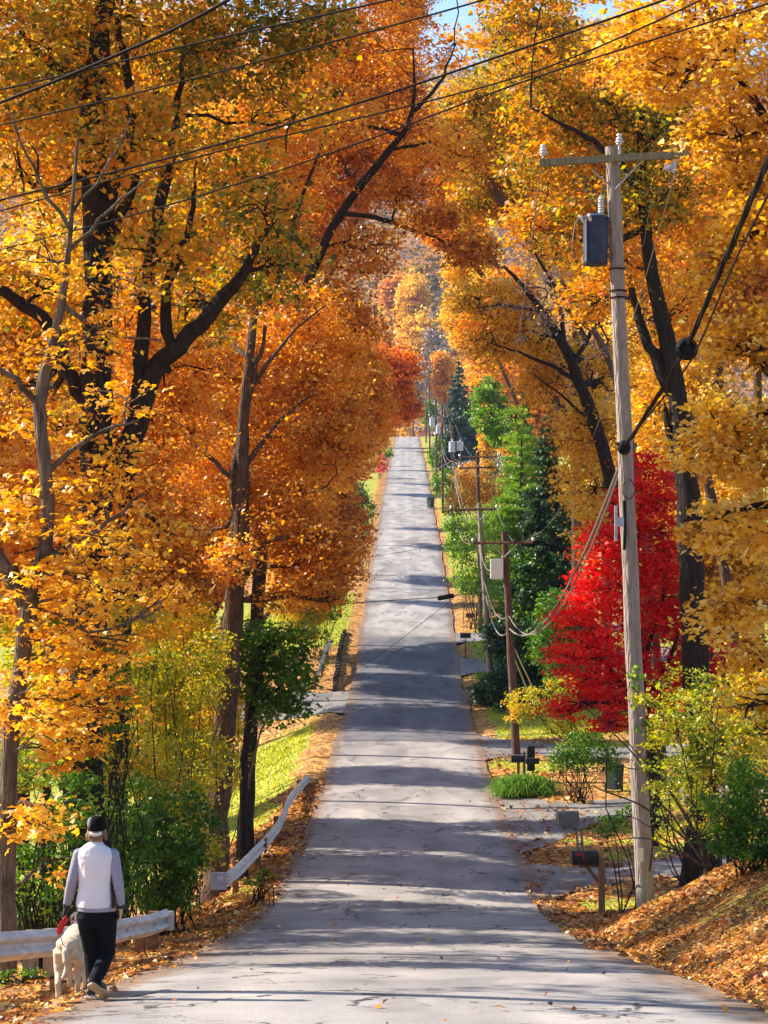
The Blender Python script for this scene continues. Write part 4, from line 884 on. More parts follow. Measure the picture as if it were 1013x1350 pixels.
link('bushing',MB().cyl(tc_+[-.1,-.2,.33],tc_+[-.14,-.27,.42],.028).mesh('bushing',M_PORC),tr)
link('lead_wire',MB().tube([tc_+[.10,0,.8],tc_+[.12,-.05,1.0],loc1(806,246,-.15),loc1(800,215,-.2)],.01,6).mesh('lead_wire',M_CABLE),p1)
link('lead_wire',MB().tube([tc_+[-.27,-.08,.42],tc_+[-.36,-.1,.3],tc_+[-.42,-.1,-.1],tc_+[-.40,-.1,-.3]],.008,6).mesh('lead_wire',M_CABLE),p1)
# fused cutout below the right end of the crossarm
q=loc1(884,219,-.18); link('fuse_cutout',MB().box(q,(.17,.08,.13),None,.03).cyl(q+[.06,-.03,-.1],q+[.1,-.03,.12],.03).mesh('fuse_cutout',M_PLATE),p1)
link('lead_wire',MB().tube([q+[.1,0,.05],q+[.13,-.05,-.1],q+[.0,-.05,-.3],q+[-.25,0,-.45]],.009,6).mesh('lead_wire',M_CABLE),p1)
for py in (354,383,392):
    c=at1(py); link('steel_band',MB().tube([c+[0,0,-.012],c+[0,0,.012]],[.149,.149],20).mesh('steel_band',M_WIRE),p1)
link('guy_strand',MB().tube([at1(354)+[.13,-.05,0],loc1(850,320,-.3),loc1(858,270,-.3)],.006,5).mesh('guy_strand',M_CABLE),p1)
# cable clamp, riser, standoff bracket, tag
c=loc1(823,590,-.24); link('cable_clamp',MB().sphere(c,(.12,.09,.13),14,10).box(c+[-.08,0,.06],(.12,.08,.06),None,.02).mesh('cable_clamp',M_BLACK),p1)
link('standoff_bracket',MB().box(loc1(812,690,-.25),(.05,.05,.62),None,.006).box(loc1(818,688,-.2),(.12,.05,.16),None,.006).mesh('standoff_bracket',M_PLATE),p1)
link('riser_conduit',MB().tube([loc1(823,660,-.14),loc1(824,700,-.16),loc1(823,725,-.15)],.028,8).mesh('riser_conduit',M_BLACK),p1)
rg=[loc1(829+8*math.sin(t),645+13*math.cos(t)*-1,-.19) for t in np.linspace(0,5.5,14)]
link('wire_coil',MB().tube(rg,.009,6).mesh('wire_coil',M_WIRE),p1)
link('number_plate',MB().box(loc1(843,1125,-.2),(.10,.01,.23),None,.003).mesh('number_plate',M_TAG),p1)
for yy_,xx_ in ((770,838),(560,829)): link('climbing_step',MB().cyl(loc1(xx_,yy_,-.16),loc1(xx_,yy_,-.28),.012).mesh('climbing_step',M_RUST),p1)

# farther poles
def far_pole(label,px,D,ytop,arms,m,base=None,cans=(),rb=.15,mcan=None,rt=.10):
    bx=base if base else px
    root,b,t,at=leanpole('utility_pole',label,D,(bx,0),(px,ytop),rb,rt,m,group=None)
    for (y,x0,x1) in arms:
        a=P(x0,y,D-.2)-b; c=P(x1,y-1,D-.2)-b
        link('crossarm',MB().tube([a,c],[.06,.06],4).mesh('crossarm',M_WOODB,False),root)
        mx_=(x0+x1)/2; mid=P(px,y,D-.2)-b
        for s in (-.55,.55): link('brace',MB().tube([mid+[0,0,-.55],mid+[s,0,0]],.02,5).mesh('brace',M_GALV),root)
        for e in (a,c): link('insulator',MB().tube([e+[0,0,.05],e+[0,0,.12],e+[0,0,.2]],[.04,.07,.03],8).mesh('insulator',M_PORC),root)
    for (cx,cy,wp,hp,box) in cans:
        c=P(cx,cy,D-.1)-b; w_=wp*D/FPX/2; h_=hp*D/FPX/2
        if box: link('equipment_box',MB().box(c,(w_*2,.3,h_*2),None,.03).mesh('equipment_box',M_WHITE),root)
        else:
            o=link('transformer',MB().tube([c+[0,0,-h_],c+[0,0,h_*.9]],[w_,w_],16).tube([c+[0,0,h_*.9],c+[0,0,h_]],[w_*1.12,w_*.9],16).mesh('transformer',M_TRG),root)
            link('bushing',MB().cyl(c+[0,0,h_],c+[0,0,h_*1.5],w_*.25,8).mesh('bushing',M_PORC),o)
    return root,b,t
far_pole('dark red brown utility pole with a white equipment box beside the mailbox group',665,83,700,[(716,624,703)],M_WOODB,base=681,cans=[(655,750,17,27,True)],rb=.17,rt=.13)
far_pole('pale brown leaning utility pole on the lawn left of the dark red brown pole',632,105,664,[(672,595,655)],M_WOOD,base=649,rb=.16,rt=.11)
far_pole('straight brown utility pole with two stacked crossarms behind the pale leaning pole',630,133,596,[(603,606,657),(617,606,657)],M_WOODB,base=634,rb=.15,rt=.11)
far_pole('utility pole carrying two pale blue transformers side by side',597,190,562,[],M_WOODB,base=598,cans=[(596.5,589,9,14,False),(606.5,588,9,12,False)],rb=.13)
far_pole('thin brown utility pole left of the double transformer pole',583,232,530,[],M_WOODB,base=584,cans=[(578,566,6,11,False)],rb=.14)
far_pole('thin brown utility pole closest to the far road edge with a pale transformer',575,262,525,[(548,566,584)],M_WOODB,base=576,cans=[(570,556,7,11,False)],rb=.15)
far_pole('small distant utility pole near the crest of the road',566,390,488,[(500,560,572)],M_WOODB,base=567,rb=.17)
far_pole('farthest utility pole seen against the trees at the crest',562,480,510,[(520,557,567)],M_WOODB,base=562,rb=.18)

def span(a,b,sag,n=16):
    a=np.array(a);b=np.array(b); t=np.linspace(0,1,n)[:,None]
    p=a+(b-a)*t; p[:,2]-=(4*t*(1-t))[:,0]*sag; return p
def wire(name,label,cat,pts,r,m,n=6,group=None):
    pts=np.asarray(pts); o=link(name,MB().tube(pts-pts[0],r,n).mesh(name,m),None,pts[0]); return tag(o,label,cat,group)
def smooth(pts,k=6):
    p=np.array(pts); t=np.arange(len(p)); tt=np.linspace(0,len(p)-1,(len(p)-1)*k+1); q=np.stack([np.interp(tt,t,p[:,i]) for i in range(3)],1)
    for _ in range(8): q[1:-1]=(q[:-2]+2*q[1:-1]+q[2:])/4
    return q
# overhead wires crossing the top of the view
WT=[('thick black cable crossing the top left corner, highest of the crossing wires',[(-60,155,26),(0,129,25.5),(74,101,25),(148,69,24.4),(222,37,23.8),(291,0,23.2),(330,-25,23)],.017),
    ('thin wire meeting the thick black cable at the top left',[(-60,126,27),(0,113,26.5),(118,86,26),(247,54,25.4),(494,0,24),(620,-30,23)],.011),
    ('third crossing wire from the top, running out at the top centre',[(-60,175,27.5),(0,160,27),(148,126,26.2),(296,89,25.5),(500,34,24.5),(624,0,24),(700,-24,23.5)],.010),
    ('fourth crossing wire from the top, thick and dark, passing over the arched limb',[(-60,275,28.5),(0,260,28),(247,200,27),(500,125,26),(652,73,25.3),(870,0,24.3),(960,-35,24)],.013),
    ('fifth crossing wire just beneath the thick dark one',[(-60,290,29.5),(0,275,29),(247,205,28),(500,147,27),(702,96,26),(830,42,25),(920,0,24.4),(1000,-40,24)],.010),
    ('lowest of the wires crossing the upper picture',[(-60,345,30.5),(0,326,30),(197,276,29),(370,222,28),(500,177,27.5),(702,98,26.5),(1013,3,25),(1080,-20,24.6)],.010)]
for lab,pts,r in WT:
    wire('power_line',lab,'wire',smooth([P(*q) for q in pts]),r*1.15,M_WIRE,group=None)
# heavy cable bundle from the near pole to beyond the camera side
base=smooth([P(1085,40,14.5),P(1013,215,20.5),P(960,335,24.8),P(906,460,29),(P(862,532,33.2)),P(825,588,36.8)])
mb=MB(); t=np.arange(len(base))
for k,rr in enumerate((.022,.018,.014)):
    ph=t*1.1+k*2.09; off=np.stack([np.cos(ph)*.022,0*ph,np.sin(ph)*.022],1); mb.tube(base+off-base[0],rr,7)
tag(link('cable_bundle',mb.mesh('cable_bundle',M_BLACK),None,base[0]),'heavy black cable bundle sweeping from the right edge down to the utility pole','cable')
wire('service_cable','slimmer cable hanging just under the heavy black bundle','cable',smooth([P(1100,90,14.5),P(1013,258,20.5),P(965,352,24.8),P(915,476,29),P(872,528,33.2),P(832,575,36.7)]),.014,M_BLACK)
c=P(906,460,28.9); mb=MB()
for k in range(5):
    th=np.linspace(0,6.283,25); rr=.13-.012*abs(k-2); ctr=np.array([0,-.05+.025*k,0])
    mb.tube([ctr+[rr*math.cos(x)*1.0,.01*math.sin(2*x),rr*math.sin(x)] for x in th],.028,7,cap=False)
mb.sphere((0,0,0),(.115,.06,.115),16,10)
tag(link('cable_coil',mb.mesh('cable_coil',M_BLACK),None,c),'round black coil of spare cable hanging on the heavy bundle','cable coil')
# lines along the road
def run(label,cat,pts,sags,r,m):
    out=[]
    for i in range(len(pts)-1):
        s=span(pts[i],pts[i+1],sags[i],14); out.append(s if i==0 else s[1:])
    wire('power_line' if cat=='wire' else 'phone_cable',label,cat,np.concatenate(out),r,m)
ew=lambda *a:[P(*q) for q in a]
run('left hand conductor following the pole line down the road','wire',ew((717,198,36.8),(627,706,82.8),(597,662,104.8),(608,596,132.8),(593,560,189.8),(580,535,231.8),(568,542,261.8),(561,493,389.8),(558,514,479.8)),[1.6,1.0,.8,1.6,1.0,.8,2.5,2],.009,M_CABLE)
run('right hand conductor following the pole line down the road','wire',ew((902,189,36.8),(702,706,82.8),(653,662,104.8),(656,596,132.8),(601,560,189.8),(587,532,231.8),(583,542,261.8),(571,493,389.8),(566,514,479.8)),[1.6,1.0,.8,1.6,1.0,.8,2.5,2],.009,M_CABLE)
run('pale thick phone cable looping between the poles along the road','cable',ew((822,600,36.9),(672,829,82.8),(641,786,104.8),(631,705,132.8),(597,615,189.8),(583,592,231.8),(575,590,261.8),(566,540,389.8)),[1.3,.9,1.3,1.6,.8,.6,2],.03,M_CABLE)
run('upper pale phone cable looping between the poles along the road','cable',ew((824,604,36.9),(671,812,82.8),(639,768,104.8),(631,690,132.8),(597,608,189.8),(583,585,231.8)),[1.7,.7,.7,1.3,.6],.02,M_CABLE)
run('thin service drop falling from the pale leaning pole to the equipment box','cable',ew((633,722,104.8),(650,748,83.)),[.5],.02,M_CABLE)
for (l,q0,q1) in [('guy wire slanting right from the dark red brown pole, upper one',(678,855),(716,935)),('guy wire slanting right from the dark red brown pole, lower one',(678,868),(706,935))]:
    a=P(*q0,83); b=P(*q1,84); wire('guy_wire',l,'guy wire',np.array([a,(a+b)/2,b]),.03,simple('yellow guy guard',(.42,.36,.16)))
wire('service_cable','cable crossing low over the road with a black splice case','cable',smooth([P(395,805,108),P(440,797,107),P(520,791,106),P(577,788,105.3),P(600,785,105),P(640,780,104.9)]),.022,M_WIRE)
a=P(577,789,105.2); b=P(599,785,105.0); o=link('splice_case',MB().tube([a-a,(b-a)*.08,(b-a)*.92,b-a],[.06,.12,.12,.06],12).mesh('splice_case',M_BLACK),None,a); tag(o,'black splice case hanging on the cable over the road','splice case')
wire('service_cable','thin dark line slanting down across the road to the left verge','cable',smooth([P(640,745,104.9),P(598,790,104),P(545,830,103),P(480,880,102),P(420,900,101)]),.012,M_WIRE)
wire('service_cable','thin wire crossing the road high on the slope','cable',smooth([P(630,712,133),P(560,722,134),P(490,735,135),P(430,740,136)]),.014,M_WIRE)
wire('service_cable','pale wire crossing the road near the double transformers','cable',smooth([P(597,607,190),P(570,622,191),P(540,634,192),P(500,640,193)]),.02,M_CABLE)

# ---- guardrails
def wbeam(path,faces,name,label,hz=0):
    """path: list of (x,y,zcentre); faces: +1 the ridges look towards +x"""
    path=np.array(path,float); T=np.gradient(path,axis=0); T/=np.linalg.norm(T,axis=1)[:,None]
    prof=[(0,-.155),(.01,-.14),(.075,-.105),(.085,-.08),(.075,-.055),(.012,-.018),(.012,.018),(.075,.055),(.085,.08),(.075,.105),(.01,.14),(0,.155)]
    back=[(a-.006,b) for a,b in prof[::-1]]
    ring=prof+back; n=len(ring); V=[];F=[]
    for i,(p,t) in enumerate(zip(path,T)):
        side=np.array([t[1],-t[0],0]); side/=np.linalg.norm(side); side*=faces
        for (a,b) in ring: V.append(p+side*a+np.array([0,0,b]))
    for i in range(len(path)-1):
        for j in range(n):
            k=(j+1)%n; F.append([i*n+j,i*n+k,(i+1)*n+k,(i+1)*n+j])
    F.append(list(range(n))[::-1]); F.append([(len(path)-1)*n+j for j in range(n)])
    mb=MB(); mb.add(np.array(V),F); return mb
def rail_path(q,k=5):
    p=np.array([[X(a,D),D,(HY-b)/FPX*D] for a,b,D in q]); t=np.arange(len(p)); tt=np.linspace(0,len(p)-1,(len(p)-1)*k+1)
    r=np.stack([np.interp(tt,t,p[:,i]) for i in range(3)],1)
    for _ in range(3): r[1:-1]=(r[:-2]+2*r[1:-1]+r[2:])/4
    return r
# near guardrail
gp=rail_path([(-110,1262,18.6),(0,1247,21.7),(70,1241,24.2),(130,1233,26.8),(165,1224,29),(195,1219,30.6),(214,1213,31.4),(221,1210,31.6)])
og=np.array([gp[0][0],gp[0][1],float(ground(gp[0][0],gp[0][1]))])
g1=thing('guardrail',og,'long pale steel guardrail on wooden posts behind the dog and person','guardrail')
link('rail',wbeam(gp-og,1,'rail','').mesh('rail',M_RAIL),g1)
for (px,D) in [(5,21.4),(62,23.8),(80,24.6),(118,26.),(160,28.6),(196,30.7),(216,31.4)]:
    i=int(np.argmin(np.abs(gp[:,1]-D))); p=gp[i]; g=float(ground(p[0]-.12,p[1]))
    h=p[2]+.14-g
    link('post',MB().box(np.array([p[0]-.13,p[1],g+h/2-.15])-og,(.15,.17,h+.3),None,.01).mesh('post',M_RPOST if D<28 else M_RUST),g1)
for i in (3,12,20,27):
    p=gp[min(i,len(gp)-1)]-og; link('splice_bolt',MB().cyl(p+[.03,0,0],p+[.06,0,0],.018,8).cyl(p+[.07,0,.1],p+[.10,0,.1],.016,8).cyl(p+[.07,0,-.1],p+[.10,0,-.1],.016,8).mesh('splice_bolt',M_GALV),g1)
e=gp[-1]-og; link('end_terminal',MB().tube([e+[0.04,-.02,-.15],e+[.04,-.02,.12]],[.075,.075],14).mesh('end_terminal',M_RAIL),g1)
# far guardrail with the plate
gp=rail_path([(297,1160,45.4),(315,1146,47.1),(335,1125,49.7),(350,1110,52.9),(366,1090,57.2),(374,1074,61.0),(377,1062,63.7),(384,1051,67.0),(398,1034,72.4),(407,1026,75.1)],6)
og=np.array([gp[0][0],gp[0][1],float(ground(gp[0][0],gp[0][1]))])
g2=thing('guardrail',og,'bent silver guardrail along the lawn ending in a numbered plate','guardrail')
link('rail',wbeam(gp-og,1,'rail','').mesh('rail',M_RAIL),g2)
for D in (47.5,52.4,59.4,66,73):
    i=int(np.argmin(np.abs(gp[:,1]-D))); p=gp[i]; g=float(ground(p[0]-.1,p[1])); h=max(.3,p[2]+.14-g)
    link('post',MB().box(np.array([p[0]-.12,p[1],g+h/2-.2])-og,(.13,.15,h+.4),None,.01).mesh('post',M_RUST),g2)
i=int(np.argmin(np.abs(gp[:,1]-52.4))); p=gp[i]-og
link('splice_plate',MB().box(p+[.06,0,-.02],(.05,.5,.34),None,.01).mesh('splice_plate',M_RUST),g2)
pc=P(289.5,1160,45.1)-og
pl=link('end_plate',MB().box(pc,(.34,.02,.37),None,.004).mesh('end_plate',M_PLATE),g2)
tx=bpy.data.curves.new('number_text','FONT'); tx.body='45'; tx.size=.14; tx.extrude=.002; tx.align_x='CENTER'; tx.materials.append(M_WHITE)
to=bpy.data.objects.new('number_text',tx); COL.objects.link(to); to.parent=g2; to.rotation_euler=(R(90),R(4),0)
dg=bpy.context.evaluated_depsgraph_get(); me=bpy.data.meshes.new_from_object(to.evaluated_get(dg)); bpy.data.objects.remove(to)
to=link('house_number',me,pl,pc+np.array([.02,-.014,.02])); to.rotation_euler=(R(90),R(4),0)
# third short rail and stone edging left of the valley
gp=rail_path([(418,893,112),(424,872,116),(430,855,120),(436,846,124)],5); og=np.array([gp[0][0],gp[0][1],float(ground(gp[0][0],gp[0][1]))])
g3=thing('guardrail',og,'short pale guardrail beyond the left driveway mouth','guardrail')
link('rail',wbeam(gp-og,1,'rail','').mesh('rail',M_RAIL),g3)
for D in (113,118,123):
    i=int(np.argmin(np.abs(gp[:,1]-D))); p=gp[i]; g=float(ground(p[0]-.1,p[1])); h=max(.4,p[2]+.14-g)
    link('post',MB().box(np.array([p[0]-.12,p[1],g+h/2-.2])-og,(.13,.15,h+.4)).mesh('post',M_RUST),g3)
ed=[];rng=np.random.default_rng(8)
for D in np.arange(112,134,.9): ed.append((-3.75-.25*math.sin((D-112)/9)+rng.normal(0,.03),D))
mb=MB(); o0=np.array([ed[0][0],ed[0][1],float(ground(*ed[0]))])
for (x,y) in ed: mb.box(np.array([x,y,float(ground(x,y))+.12])-o0,(.22,.86,.34+rng.random()*.08),None,.03)
o=link('edging_wall',mb.mesh('edging_wall',simple('dark timber edging',(.09,.065,.05),.9,0,.2,.3,4,.4,20)),None,o0); tag(o,'low dark edging wall between the left verge and the road in the valley','wall')

# ---- mailboxes
def mailbox_mesh(L,W,H,m,name='box',axis='x'):
    mb=MB(); n=9; ring=[(-W/2,0),(W/2,0)]+[(W/2*math.cos(t),H-W/2+W/2*math.sin(t)) for t in np.linspace(0,math.pi,n)]
    V=[];k=len(ring)
    for s in (-L/2,L/2):
        for (a,b) in ring: V.append((s,a,b))
    F=[[j,(j+1)%k,k+(j+1)%k,k+j] for j in range(k)]+[list(range(k))[::-1],[k+j for j in range(k)]]
    mb.add(V,F)
    return mb
def mailbox(label,px,py,D,L,W,H,m,mp,post='square',rz=0,lean=0,flag=True,postx=None,arm=False,pr=.05):
    """py: bottom of the box"""
    g=float(ground(X(px,D),D)); base=np.array([X(px if postx is None else postx,D),D,g]); zb=(HY-py)/FPX*D-g; bx=X(px,D)-base[0]
    root=thing('mailbox',base,label,'mailbox')
    def rot(mb):
        V=np.concatenate(mb.v); c,s=math.cos(rz),math.sin(rz)
        V=V@np.array([[c,s,0],[-s,c,0],[0,0,1]]); mb.v=[V+[bx,0,zb]]; return mb
    bo=link('box',rot(mailbox_mesh(L,W,H,m)).mesh('box',m,True),root)
    d=mailbox_mesh(.018,W*1.05,H*1.03,m); V=np.concatenate(d.v); V[:,0]-=L/2+.008; V[:,2]-=.004; d.v=[V]
    do=link('door',rot(d).mesh('door',m),root)
    h_=MB().box((-L/2-.025,0,H*.7),(.03,.05,.02)); link('door_latch',rot(h_).mesh('door_latch',M_GALV),do)
    if flag: link('flag',rot(MB().box((-.12,-W/2-.012,H*.78),(.16,.008,.05)).box((-.05,-W/2-.012,H*.6),(.02,.008,.14))).mesh('flag',M_FLAG),root)
    if post=='square':
        mb=MB().box((0,0,(zb+.1)/2-.15),(pr*2,pr*2,zb+.25+.2),None,.006)
        link('post',mb.mesh('post',mp),root)
    elif post=='twin':
        for s in (-.07,.07): link('post',MB().tube([(s+lean,0,-.2),(s*.8,0,zb*.9),(s*.8+bx,0,zb)],.03,8).mesh('post',mp),root)
        link('cradle',MB().box((bx,0,zb-.04),(.26,.2,.07),None,.01).box((lean*.4,0,zb*.55),(.16,.03,.05)).mesh('cradle',mp),root)
    else: link('post',MB().cyl((lean,0,-.2),(bx,0,zb),.022,8).mesh('post',mp),root)
    return root,bx,zb
# black near mailbox: box in front left of its cedar post
r_,bx,zb=mailbox('black mailbox with a red flag on a reddish cedar post, nearest the camera',770,1137,41,.50,.2,.26,M_MBK,M_POST,postx=792,rz=R(8),pr=.06)
link('arm_board',MB().box((.0,.075,zb-.03),(.85,.045,.09),None,.004).mesh('arm_board',M_POST),r_)
link('arm_brace',MB().tube([(-.28,.07,zb-.06),(-.03,.07,zb-.38)],.035,4).mesh('arm_brace',M_POST),r_)
mailbox('grey mailbox leaning on two weathered legs behind the black one',748,1088,52,.50,.24,.38,M_MBG,M_POSTG,post='twin',postx=762,lean=.1,rz=R(14),flag=False)
mailbox('black mailbox on a brown post, left one of the cluster by the grass mound',683,1004,71.6,.46,.2,.24,M_MBK,M_POST,rz=R(5),flag=False)
mailbox('black mailbox on a slim steel post, right one of the cluster by the grass mound',702,1006,71.2,.42,.18,.2,M_MBK,M_WIRE,post='round',flag=False)
base=np.array([X(696,72),72,float(ground(X(696,72),72))])
nr=thing('newspaper_stand',base,'tall dark slotted parcel box with a pale post between the two black mailboxes','parcel box')
link('cabinet',MB().box((.09,0,(HY-985)/FPX*72-base[2]-.35),(.26,.26,.85),None,.02).mesh('cabinet',M_MBK),nr)
link('post',MB().box((-.14,-.05,.6),(.10,.1,1.5),None,.01).mesh('post',M_POSTG),nr)
mailbox('small black mailbox on a thin post by the shaded driveway in the valley',614,841,124,.6,.26,.3,M_MBK,M_WIRE,post='round',flag=False)
base=np.array([X(626,133),133,float(ground(X(626,133),133))]); sg=thing('yard_sign',base,'small brown sign hanging from a leaning post on the leafy verge','sign')
link('post',MB().cyl((0,0,-.2),(.12,0,1.6),.04,8).mesh('post',M_WOODB),sg); link('board',MB().box((-.3,-.02,1.1),(.5,.04,.26),None,.01).mesh('board',M_WOODB),sg)
base=np.array([X(809,71),71,float(ground(X(809,71),71))]); wb=thing('wheeled_bin',base,'dark wheeled rubbish bin half hidden beside the rounded shrub','bin')
link('bin_body',MB().tube([(0,0,.08),(0,0,.85)],[.26,.33],4).mesh('bin_body',M_BIN,False),wb); link('lid',MB().box((0,0,.89),(.62,.6,.07),None,.02).mesh('lid',M_BIN),wb)
for s in (-1,1): link('wheel',MB().tube([(s*.27-.03,.22,.12),(s*.27+.03,.22,.12)],[.12,.12],16,up=(0,0,1)).mesh('wheel',M_BLACK),wb)
base=np.array([X(568,238),238,float(ground(X(568,238),238))]); wb=thing('wheeled_bin',base,'dark green bin standing at the right road edge far uphill','bin')
link('bin_body',MB().tube([(0,0,.08),(0,0,1.1)],[.35,.45],4).mesh('bin_body',M_BIN,False),wb); link('lid',MB().box((0,0,1.15),(.8,.8,.08),None,.02).mesh('lid',M_BIN),wb)

# ------------------------------------------------------------------ person and dog
M_SKIN=simple('skin',(.55,.33,.24),.5,0,.4,.05)
M_SHIRT=simple('grey lilac knit sleeve',(.30,.29,.36),.85,0,.2,.12,60,.2,140)
M_VEST=simple('white quilted vest',(.72,.68,.70),.75,0,.2,.05,5,.9,9)
M_PANEL=simple('black side panel',(.02,.02,.022),.7)
M_PANTS=simple('black stretch trousers',(.007,.0065,.010),.85,0,.12,.2,20,.25,30)
M_CAP=simple('black cap cloth',(.006,.006,.006),.95,0,.05)
M_CAPG=simple('grey cap panel',(.20,.20,.21),.8)
M_HAIR=simple('light brown hair',(.22,.12,.06),.6,0,.4,.3,60,.4,120)
M_SHOE=simple('dark shoe',(.03,.03,.035),.6)
M_SOLE=simple('tan shoe sole',(.50,.38,.22),.8)
M_GLOVE=simple('black glove',(.015,.014,.016),.7)
M_RED=simple('red leash handle',(.62,.02,.03),.35)
M_FUR=simple('cream dog fur',(.80,.68,.50),.95,0,.1,.1,16,1.0,110,(.60,.45,.28))
DP=19.5; pg=P(128,1318,DP); pg[2]=float(zr(DP))+.045
# place on the ground so that the cap top meets y=1080
person=thing('person',pg,'person in a white vest, black trousers and black cap walking away with a dog','person')
def pl(px,py,y=0.): # local coordinates from photo pixels
    return np.array([(px-128)/143.6,y,(1317-py)/143.6])
def skinobj(name,mb,m,vox,parent,sm=6):
    o=link(name,mb.mesh(name,m,True),parent)
    r=o.modifiers.new('r','REMESH'); r.mode='VOXEL'; r.voxel_size=vox; r.use_smooth_shade=True
    s=o.modifiers.new('s','SMOOTH'); s.factor=.5; s.iterations=sm
    return o
HEAD=pl(128,1100,.03)
def finger_set(mb,w,palm_dir,side,curl=.6):
    # w: wrist; palm hangs down; five fingers of unequal length
    d=np.array(palm_dir,float); d/=np.linalg.norm(d)
    mb.tube([w-d*.01,w+d*.035,w+d*.085],[(.026,.019),(.036,.017),(.038,.014)],12,up=(side,0,0.01))
    for k,(yo,L) in enumerate([(.028,.068),(.010,.078),(-.009,.073),(-.026,.056)]):
        a=w+d*.080+np.array([0,yo,0]); b=a+d*L*.45; c=b+(d+np.array([-side*curl,0,0]))*L*.32; e=c+(d*.4+np.array([-side*curl*1.4,0,0]))*L*.3
        mb.tube([a,b,c,e],[.0095,.009,.008,.0065],8)
    a=w+d*.03+np.array([0,.03,0]); mb.tube([a,a+d*.03+[-side*.01,.02,0],a+d*.06+[-side*.018,.024,0]],[.012,.011,.008],8)
# joints
LSH,LEL,LWR=pl(106,1130,0),pl(97,1166,-.03),pl(89,1198,.03)
RSH,REL,RWR=pl(150,1130,0),pl(158,1168,-.05),pl(161,1198,.0)
LH,LK,LA=pl(117,1210,0),pl(121,1262,.05),pl(124,1303,.0)
RH,RK,RA=pl(141,1210,0),pl(142,1262,.06),pl(131,1294,-.22)
body=MB()
body.tube([pl(131,1205),pl(131,1190),pl(130,1172),pl(129,1155),pl(128,1138),pl(128,1127),pl(128,1121,.01),pl(128,1112,.02)],
          [(.165,.11),(.16,.105),(.13,.09),(.15,.10),(.175,.10),(.13,.08),(.055,.055),(.052,.055)],20,up=(0,1,0))
body.sphere(HEAD,(.074,.095,.115),20,14).sphere(HEAD+[0,.04,-.05],(.052,.06,.065),14,10)
body.tube([HEAD+[0,.09,.02],HEAD+[0,.118,-.02],HEAD+[0,.095,-.03]],[.01,.016,.012],8)
for s in (-1,1): body.sphere(HEAD+[s*.076,0,-.01],(.012,.022,.032),8,6)
for a,b,c in ((LSH,LEL,LWR),(RSH,REL,RWR)): body.tube([a,(a+b)/2,b,(b+c)/2,c],[.045,.042,.036,.034,.024],12)
finger_set(body,LWR,(-.25,.1,-1),-1,.9); finger_set(body,RWR,(-.05,.05,-1),1,.5)
for a,b,c in ((LH,LK,LA),(RH,RK,RA)): body.tube([a,(a+b)/2,b,b*.6+c*.4,c],[.085,.075,.052,.054,.034],14)
skinobj('body',body,M_SKIN,.006,person,3)
for s in (-1,1): link('eye',MB().sphere(HEAD+[s*.03,.088,.01],.011,10,8).mesh('eye',M_WHITE),person)
link('mouth',MB().tube([HEAD+[-.022,.098,-.062],HEAD+[0,.105,-.064],HEAD+[.022,.098,-.062]],.005,6).mesh('mouth',simple('lips',(.45,.12,.12))),person)
# knitted shirt: torso, sleeves, hem
sh=MB(); sh.tube([pl(128,1205),pl(128,1192),pl(128,1172),pl(128,1155),pl(128,1138),pl(128,1130),pl(128,1122,.01)],[(.182,.138),(.172,.122),(.14,.105),(.155,.112),(.180,.112),(.16,.09),(.066,.064)],20,up=(0,1,0))
for a,b,c in ((LSH,LEL,LWR),(RSH,REL,RWR)): sh.tube([a+(a-b)*.0+[0,0,.01],a*.6+b*.4,b,(b+c)/2,c*1.0],[.056,.056,.050,.046,.037],14); sh.sphere(a+np.array([0,0,-.005]),(.056,.06,.052),12,8)
skinobj('shirt',sh,M_SHIRT,.008,person,5)
for c,dn in ((LWR,1),(RWR,1)): link('cuff',MB().tube([c+[0,0,.012],c+[0,0,-.03]],[.039,.034],14).mesh('cuff',M_PANEL),person)
gl=MB(); w=LWR+np.array([-.004,.002,-.015]); d=np.array((-.25,.1,-1.)); d/=np.linalg.norm(d)
gl=MB(); 
gl.tube([w-d*.01,w+d*.035,w+d*.085],[(.032,.025),(.042,.023),(.044,.02)],12,up=(1,0,.01))
for k,(yo,L) in enumerate([(.030,.066),(.010,.076),(-.010,.071),(-.028,.055)]):
    a=w+d*.080+np.array([0,yo,0]); b=a+d*L*.45; c=b+(d+np.array([.9,0,0]))*L*.32; e=c+(d*.4+np.array([1.2,0,0]))*L*.25; gl.tube([a,b,c,e],[.013,.0125,.0115,.010],8)
a=w+d*.03+np.array([0,.03,0]); gl.tube([a,a+d*.03+[.012,.02,0],a+d*.06+[.02,.022,0]],[.016,.015,.012],8)
skinobj('glove',gl,M_GLOVE,.005,person,2)
# vest
ve=MB(); ve.tube([pl(127,1200),pl(127,1190),pl(127.5,1172),pl(127.5,1155),pl(127.5,1140),pl(127.5,1132),pl(127.5,1126),pl(127.5,1121,.0),pl(128,1117,.01)],
                [(.178,.14),(.172,.135),(.158,.125),(.168,.128),(.178,.13),(.183,.12),(.165,.105),(.115,.088),(.07,.07)],24,up=(0,1,0))
skinobj('vest',ve,M_VEST,.009,person,4)
sp=[pl(152,1200,-.03),pl(151,1184,-.03),pl(149.3,1170,-.03),pl(150.5,1152,-.03),pl(152,1138,-.02)]
link('side_panel',MB().tube(sp,[(.016,.055),(.014,.05),(.012,.045),(.012,.04),(.01,.03)],10,up=(0,1,0)).mesh('side_panel',M_PANEL),person)
link('collar',MB().tube([pl(128,1121,.01),pl(128,1116,.015)],[.076,.066],18).mesh('collar',M_VEST),person)
